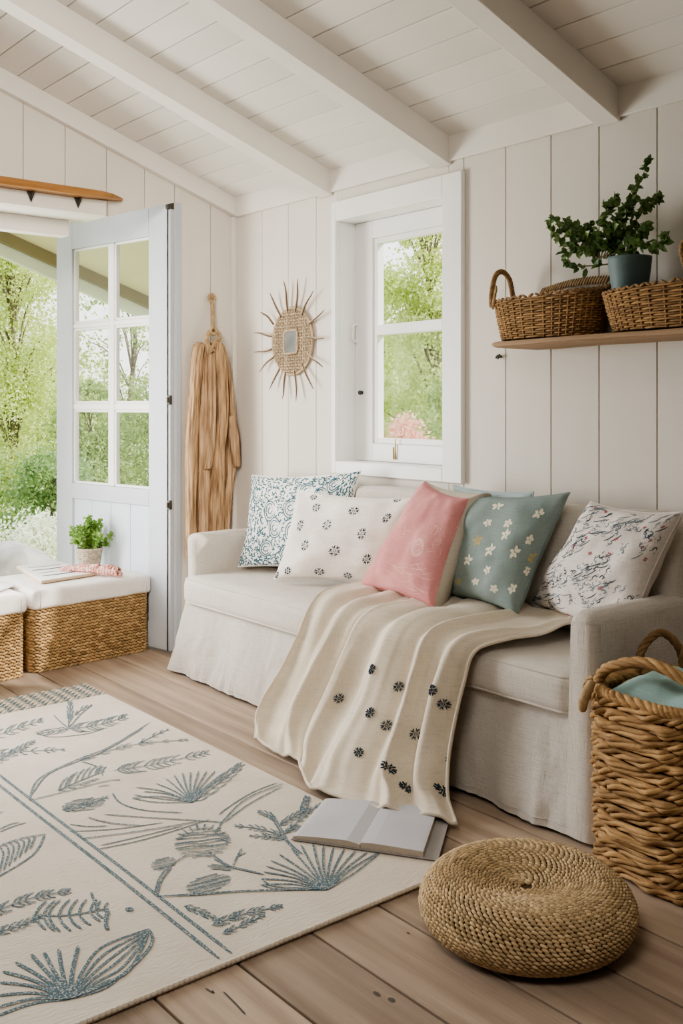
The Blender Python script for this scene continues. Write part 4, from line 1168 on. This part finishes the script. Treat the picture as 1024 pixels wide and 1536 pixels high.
# ------------------------------------------------------------------ SUNBURST ORNAMENT
orn = thing('sunburst_ornament', 'round woven sunburst wall ornament with small square mirror', 'ornament', (.477, -.002, 1.395))
WEAVE = mat('raffia_weave', (.50,.395,.275), (.36,.275,.185), 40, rough=.85, bump=.2, island=.18)
SPIKE = mat('pale_quill', (.58,.47,.33), (.48,.37,.25), 20, rough=.5)
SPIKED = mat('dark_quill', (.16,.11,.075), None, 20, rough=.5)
MIRR = mat('mirror_dark_reflection', (.22,.225,.205), (.13,.14,.13), 12, rough=.35, metal=0, spec=.25)  # the mirror's dark reflection is put into a non-metal colour
m = MB(); rad = .145; pit = .0130; K = 12
for dr in (0, 1):
    for k in range(-K+1, K):
        c = k*pit; hl = math.sqrt(max(0, rad*rad-c*c))
        if hl < .02: continue
        nseg = int(2*hl/(pit/2)); pts = []
        for i in range(nseg+1):
            s = -hl+2*hl*i/nseg; q = .0028*math.cos(PI*s/pit+PI*(k+dr))
            s2 = s+.0015*noise.noise(V((s*30, k, dr))); c2 = c+.0018*noise.noise(V((s*25, k*2.1, dr+5)))
            pts.append((s2, -.010-q, c2) if dr == 0 else (c2, -.010-q, s2))
        m.tube(pts, .0037, 5, up=(0,1,0))
m.tube([(rad*math.cos(2*PI*i/48), -.010, rad*math.sin(2*PI*i/48)) for i in range(48)], .006, 6, closed=True)
m.cur = 1; m.lathe([(.001, 0), (rad-.002, 0), (rad-.002, .005), (.001, .005)], 40)
vs = m.v; k0 = len(vs)-160
for i in range(k0, len(vs)): x, y, z = vs[i]; vs[i] = (x, -z-.001, y)
m.build('woven_disc', [WEAVE, RUGE], orn)
m = MB(); m.soft(-.046, .044, -.020, -.012, -.052, .044, .0039, 8); m.build('mirror', MIRR, orn, bevel=0)
m = MB(); m.tube([(p.x, -.017, p.z) for p in [V((x, 0, z)) for x, z in ((-.044,.046),(-.02,.047),(.02,.047),(.042,.046),(.046,.03),(.046,-.035),(.042,-.05),(.0,-.053),(-.044,-.053),(-.049,-.04),(-.049,.0),(-.049,.03))]], .006, 6, closed=True); m.build('mirror_rim', WEAVE, orn)
tips = ((205,540),(263,532),(323,578),(367,662),(368,775),(360,890),(322,978),(256,1024),(198,1020),(146,982),(103,910),(87,832),(85,752),(112,665),(147,590))
bases = ((222,655),(255,653),(280,672),(308,714),(315,770),(304,838),(280,880),(252,912),(212,920),(183,905),(160,850),(155,820),(153,762),(160,710),(190,678))
for (tx, ty), (bx, by) in zip(tips, bases):
    T = at(350+tx/2.695, 220+ty/2.695, y=-.03)-V(orn.location); Bq = at(350+bx/2.695, 220+by/2.695, y=-.012)-V(orn.location)
    Bq = Bq*.93; Bq.y = -.012; T.y = -.03
    P3 = [Bq.lerp(T, i/5)+V((.004*math.sin(i*1.1+tx), 0, .003*math.sin(i+ty))) for i in range(6)]
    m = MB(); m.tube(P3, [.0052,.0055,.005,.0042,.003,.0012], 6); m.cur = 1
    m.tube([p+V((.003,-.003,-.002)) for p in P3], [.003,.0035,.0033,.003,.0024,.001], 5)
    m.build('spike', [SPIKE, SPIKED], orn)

# ------------------------------------------------------------------ HANGING DRIFTWOOD
drift = thing('driftwood_hanging', 'bundle of long driftwood pieces hung by rope in the corner', 'ornament', (.03, -.13, 1.62))
inv = Matrix.Translation(-V(drift.location))
def Dz(x, y, X): return at(230+x/3.793, 420+y/3.793, x=X)
def dpiece(pts, X, depth, seed):
    depth *= 1.5
    rows = []
    P4 = smooth_path([V((x, y, w)) for x, y, w in pts], 16); n = 54
    m = MB(); K = len(P4)
    for i, q in enumerate(P4):
        c = Dz(q.x, q.y, X); hw = abs(Dz(q.x+q.z*.84, q.y, X).y-c.y)
        tp = min(1, .3+i/4, .3+(K-1-i)/3.0)
        ring = []
        for j in range(n):
            a = 2*PI*j/n; ca, sa = math.cos(a), math.sin(a)
            k = 1+.26*noise.noise(V((ca*1.4+seed*5, sa*1.4, c.z*4)))+.10*noise.noise(V((ca*4+seed, sa*4, c.z*7)))
            fis = noise.noise(V((ca*5.5+seed*3, sa*5.5, c.z*2.2+.3*math.sin(c.z*9)))); k -= .34*max(0, fis-.12)
            k -= .12*abs(noise.noise(V((ca*13+seed*7, sa*13, c.z*5))))
            ex = .75                                  # flattish split planks
            cx = math.copysign(abs(ca)**ex, ca); sx = math.copysign(abs(sa)**ex, sa)
            jag = .010*noise.noise(V((sa*6, seed, 2)))*(1 if i in (0, K-1) else 0)
            ring.append(V((c.x+cx*depth*k*tp, c.y+sx*hw*k*(.4+.6*tp), c.z+jag)))
        rows.append(ring+[ring[0]])
    m.grid(rows); m.add(rows[0][:-1], [tuple(range(n))]); m.add(rows[-1][:-1], [tuple(range(n))[::-1]])
    o = m.build('driftwood_piece', mat('driftwood_tone_%d' % (seed % 3), *[((.60,.42,.265),(.26,.16,.088)), ((.54,.36,.21),(.20,.12,.062)), ((.64,.45,.29),(.30,.185,.10))][seed % 3], 13, (6,6,.55), rough=.9, bump=1.5, bscale=26, bstretch=(5,5,.5), p=(.40,.66), detail=12), drift); o.matrix_parent_inverse = inv; return o
dpiece([(262,355,24),(245,480,28),(232,650,26),(222,820,30),(215,1000,30),(212,1250,28),(212,1600,28)], .050, .020, 1)
dpiece([(290,372,20),(283,560,30),(278,760,34),(282,960,42),(285,1150,44),(280,1350,40),(278,1600,38)], .040, .020, 2)
dpiece([(318,400,22),(325,560,30),(325,760,32),(312,960,30),(300,1080,22)], .062, .018, 3)
dpiece([(352,345,22),(378,480,36),(386,640,34),(384,820,34),(372,980,36),(362,1150,42),(352,1350,44),(348,1600,42)], .078, .020, 4)
dpiece([(380,360,16),(412,500,18),(428,640,22),(440,800,30),(436,960,36),(425,1120,38),(410,1250,34),(398,1400,30),(392,1600,28)], .040, .016, 5)
dpiece([(438,770,18),(452,860,34),(462,960,30),(470,1065,20)], .070, .012, 6)
m = MB()
ring = Dz(335, 100, .02)
m.tube([(.016, ring.y+.016*math.cos(2*PI*i/20), ring.z+.016*math.sin(2*PI*i/20)) for i in range(20)], .006, 8, closed=True)
m.tube([(.001, ring.y, ring.z), (.026, ring.y, ring.z)], .006, 8)
o = m.build('ring', ROPE, drift); o.matrix_parent_inverse = inv
m = MB(); rope(m, [Dz(335,118,.026), Dz(337,180,.03), Dz(340,285,.05)], .009)
for dy in (-1, 1): rope(m, [Dz(340,280,.055), Dz(340+dy*34,310,.07), Dz(340+dy*30,360,.085), Dz(335+dy*8,405,.088)], .009)
m.tube([Dz(340,290,.075)+V((0, .014*math.cos(2*PI*i/16), .016*math.sin(2*PI*i/16))) for i in range(16)], .008, 8, closed=True)
rope(m, [Dz(320,300,.075), Dz(300,350,.082), Dz(318,410,.088), Dz(345,360,.09), Dz(375,330,.085)], .009)
o = m.build('rope', ROPE, drift); o.matrix_parent_inverse = inv

# ------------------------------------------------------------------ STORAGE BASKETS
bl, bd, bh = .565, .43, .275
ang = math.atan2(.589, -.065)
def make_storage():
    t = thing('storage_basket', 'woven seagrass storage basket with white cloth cover in front of the door', 'basket', (0,0,0), 0, 'storage baskets along the doorway')
    m = MB(); rows = 21; rh = bh/rows; r = .03
    for k in range(rows):
        z = rh*(k+.5); pth = rr_path(0, bl, 0, bd, r, z, 5)
        per = pth+[pth[0]]; L = [0]
        for a, b in zip(per, per[1:]): L.append(L[-1]+(b-a).length)
        cnt = int(L[-1]/.0235); q = 0
        for i in range(cnt):
            s = (i+.5*(k % 2))*L[-1]/cnt
            while q < len(L)-2 and L[q+1] < s: q += 1
            a, b = per[q], per[q+1]; p = a.lerp(b, (s-L[q])/max(1e-9, L[q+1]-L[q])); tg = (b-a).normalized(); nn = V((tg.y, -tg.x, 0))
            m.stitch(p+nn*(.0015*random.random()), tg+V((0,0,-.36 if k % 2 else .30)), nn, .033, rh*1.0, rh*.95)
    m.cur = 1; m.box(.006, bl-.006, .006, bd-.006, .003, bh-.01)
    m.build('woven_body', [SEAG, DARKIN], t)
    m = MB(); m.soft(-.012, bl+.012, -.012, bd+.012, bh-.012, .345, .018, 14, crown=.004, amp=.0035, ns=9)
    for px_ in (.02, bl-.02): m.tube([(px_, -.0135, bh-.008), (px_+.004, -.0138, .335)], .002, 5)
    m.build('cloth_cover', COVER, t); return t
s1 = make_storage()
s1.location = (-.062, -.945, 0); s1.rotation_euler.z = ang
s2 = copy_tree(s1); s2['label'] = 'woven storage basket with white cloth cover cut by the left photo edge'
dv = V((math.cos(ang), math.sin(ang), 0))
s2.location = V(s1.location)-dv*(bl+.052)+V((.012,0,0)); s2.rotation_euler.z = ang

LT = .3505
def lidp(px, py, z=LT): return at(px, py, z=z)
# herb pot
hc = at(137, 851, z=LT-.002); hc = V((-.455, -.515, LT-.001))
herb = thing('potted_herb', 'small bushy green herb in a rough woven pot by the door', 'plant', hc)
JP = mat('rough_fibre_pot', (.56,.49,.39), (.36,.30,.23), 70, rough=1, bump=.8, bscale=120)
m = MB()
for k in range(11): m.tube([((.043+.0155*k/10)*math.cos(2*PI*i/28), (.043+.0155*k/10)*math.sin(2*PI*i/28), .004+.0086*k) for i in range(28)], .0052, 6, closed=True)
m.lathe([(.042,.0),(.057,.094),(.052,.09)], 28); m.build('pot', JP, herb)
sm, lm = MB(), MB()
for k in range(26):
    a = rand(0, 6.28); rr = rand(.0, .045); h = rand(.06, .135)*(1-rr*6+.12)
    sp = rand(.3, 1.6)
    P3 = smooth_path([(rr*math.cos(a)*.6, rr*math.sin(a)*.6, .085), (rr*math.cos(a)*(1+sp*.4), rr*math.sin(a)*(1+sp*.4), .095+h*.5), (rr*math.cos(a)*(1+sp), rr*math.sin(a)*(1+sp), .095+h)], 5)
    sm.tube(P3, .0014, 4)
    for p in P3[2:]:
        for q in range(5): leaf6(lm, p+rdir()*.006, rdir()+V((0,0,.4)), rdir(), rand(.012, .024), rand(.010, .018))
for tx, ty, tz in ((.035, .075, .105), (-.03, -.07, .12), (.0, .02, .20)):     # trailing sprigs and a taller tip
    P3 = smooth_path([(0,0,.09), (tx*.5, ty*.5, .12 if tz < .15 else .15), (tx, ty, tz)], 6); sm.tube(P3, .0016, 4)
    for p in P3[3:]:
        for q in range(7): leaf6(lm, p+rdir()*.01, rdir()+V((0,0,.2)), rdir(), rand(.012, .022), rand(.010, .017))
sm.build('stem', STEM, herb); lm.build('foliage', LEAFL, herb, False)
# booklet with feather print
PAPER = mat('booklet_paper', (.84,.83,.81), (.80,.79,.77), 6, rough=.7)
PWOOD = mat('booklet_wood_edge', (.62,.48,.35), (.52,.39,.28), 20, (1,1,6), rough=.8)
q = [lidp(24, 853), lidp(88, 846), lidp(150, 862), lidp(62, 876)]
c = sum(q, V())/4
bk = thing('booklet', 'white booklet with dark feather print lying on the basket lid', 'book', (c.x, c.y, LT))
inv = Matrix.Translation(-V(bk.location))
m = MB(); m.prism([(p.x, p.y, LT+.0005) for p in q], (0, 0, .011)); o = m.build('page_block', PWOOD, bk, False, .001); o.matrix_parent_inverse = inv
m = MB(); q2 = [(p-c)*.985+c for p in q]; m.prism([(p.x, p.y, LT+.0115) for p in q2], (0, 0, .002)); m.cur = 1
def bkp(u, v): p = (q2[0]*(1-u)+q2[3]*u)*(1-v)+(q2[1]*(1-u)+q2[2]*u)*v; return V((p.x, p.y, LT+.0142))
for k in range(4):
    u = .2+.19*k
    P3 = [bkp(u+.03*math.sin(t*3), .12+.75*t) for t in [i/8 for i in range(9)]]
    m.ribbon(P3, [V((0,0,1))]*9, .016 if k % 2 else .008)
o = m.build('cover', [PAPER, INKN], bk, False); o.matrix_parent_inverse = inv
# braided red and white sachet
YR = mat('red_white_yarn', (.50,.16,.13), (.72,.58,.52), 90, rough=1, bump=.3, p=(.4,.6), island=.2)
e0, e1 = lidp(92, 851, LT+.03), lidp(181, 859, LT+.02)
e0.z = LT+.036; e1.z = LT+.026
e1 = e0+(e1-e0).normalized()*.30
m = MB(); K = 22
for i in range(K):
    t = i/(K-1); c0 = e0.lerp(e1, t); rr = interp([(0,.008),(.15,.016),(.45,.021),(.6,.022),(.8,.029),(.95,.024),(1,.010)], t)
    d = (e1-e0).normalized(); sd = d.cross(V((0,0,1))).normalized(); up = sd.cross(d)
    cz = max(LT+.0135+rr*.9 if t < .62 else LT+rr*.95+.002, 0)
    c0.z = cz
    for j in range(10):
        a = 2*PI*(j+.5*(i % 2))/10; n3 = sd*math.cos(a)+up*math.sin(a); tn = -sd*math.sin(a)+up*math.cos(a)
        m.stitch(c0+n3*rr*.75, d*.9+tn*.6, n3, .020, .0115*rr/.02+.003, .009)
    if i < K-1: m.lathe([(rr*.75, -.004), (rr*.75, .004)], 8, c0)
tag(m.build('knitted_sachet', YR, None), 'tapering red and white knitted sachet lying across the booklet', 'sachet')
# grey notepad at the photo edge
q = [lidp(-40, 880), lidp(-12, 870), lidp(23, 879), lidp(-6, 890)]
m = MB(); m.prism([(p.x, p.y, LT+.001) for p in q], (0, 0, .006))
nb = m.build('notepad', mat('notepad_grey', (.60,.60,.61), None, 9, rough=.7), None, False, .001); tag(nb, 'thin grey notepad on the lid of the leftmost basket', 'notepad')

# ------------------------------------------------------------------ LIGHT
w = bpy.data.worlds.new('world'); scene.world = w; w.use_nodes = True
nt = w.node_tree; bg = nt.nodes['Background']
tc = nt.nodes.new('ShaderNodeTexCoord'); sp = nt.nodes.new('ShaderNodeSeparateXYZ'); nt.links.new(tc.outputs['Generated'], sp.inputs[0])
c = ramp(nt, sp.outputs['Z'], (1.0,.99,.97), (.72,.85,1.0), 0.1, .9)
nt.links.new(c, bg.inputs['Color']); bg.inputs['Strength'].default_value = 1.9
def light(name, kind, loc, rot, energy, color=(1,1,1), **k):
    l = bpy.data.lights.new(name, kind); l.energy = energy; l.color = color
    for a, b in k.items(): setattr(l, a, b)
    o = bpy.data.objects.new(name, l); COL.objects.link(o); o.location = loc
    o.rotation_euler = V(rot).to_track_quat('-Z', 'Y').to_euler(); return o
light('sun', 'SUN', (3, 6, 6), (-.62, -.60, -.62), 4.2, (1,.95,.86), angle=.03)
light('doorway_skylight', 'AREA', (-.6, -1.85, 1.0), (1, .16, -.12), 66, (1,.975,.94), shape='RECTANGLE', size=1.0, size_y=1.35)
light('corner_fill', 'AREA', (3.5, -3.5, 2.3), (-3.6, 2.55, -1.0), 17, (1,.92,.82), shape='RECTANGLE', size=1.2, size_y=1.0, spread=1.0)  # added fill to brighten the gable wall corner, no real fitting

light('overhead_fill', 'AREA', (3.3, -2.9, 2.7), (-.12, .55, -1), 7, (1,.95,.88), shape='RECTANGLE', size=1.0, size_y=.8, spread=1.5)  # added soft fill from above for floor, pouf and tall basket

# ------------------------------------------------------------------ CAMERA
cd = bpy.data.cameras.new('camera'); cam = bpy.data.objects.new('camera', cd); COL.objects.link(cam)
cam.location = CAM; cam.rotation_euler = (PI/2, 0, math.atan2(FW.y, FW.x)-PI/2)
cd.sensor_width = 36; cd.sensor_fit = 'AUTO'; cd.lens = FPX/1536*36; cd.shift_y = -(768-HY)/1536; cd.clip_start = .05
scene.camera = cam
scene.view_settings.view_transform = 'AgX'
scene.view_settings.look = 'AgX - Medium High Contrast'
scene.view_settings.exposure = .22
scene.cycles.max_bounces = 10; scene.cycles.diffuse_bounces = 6; scene.cycles.transparent_max_bounces = 16
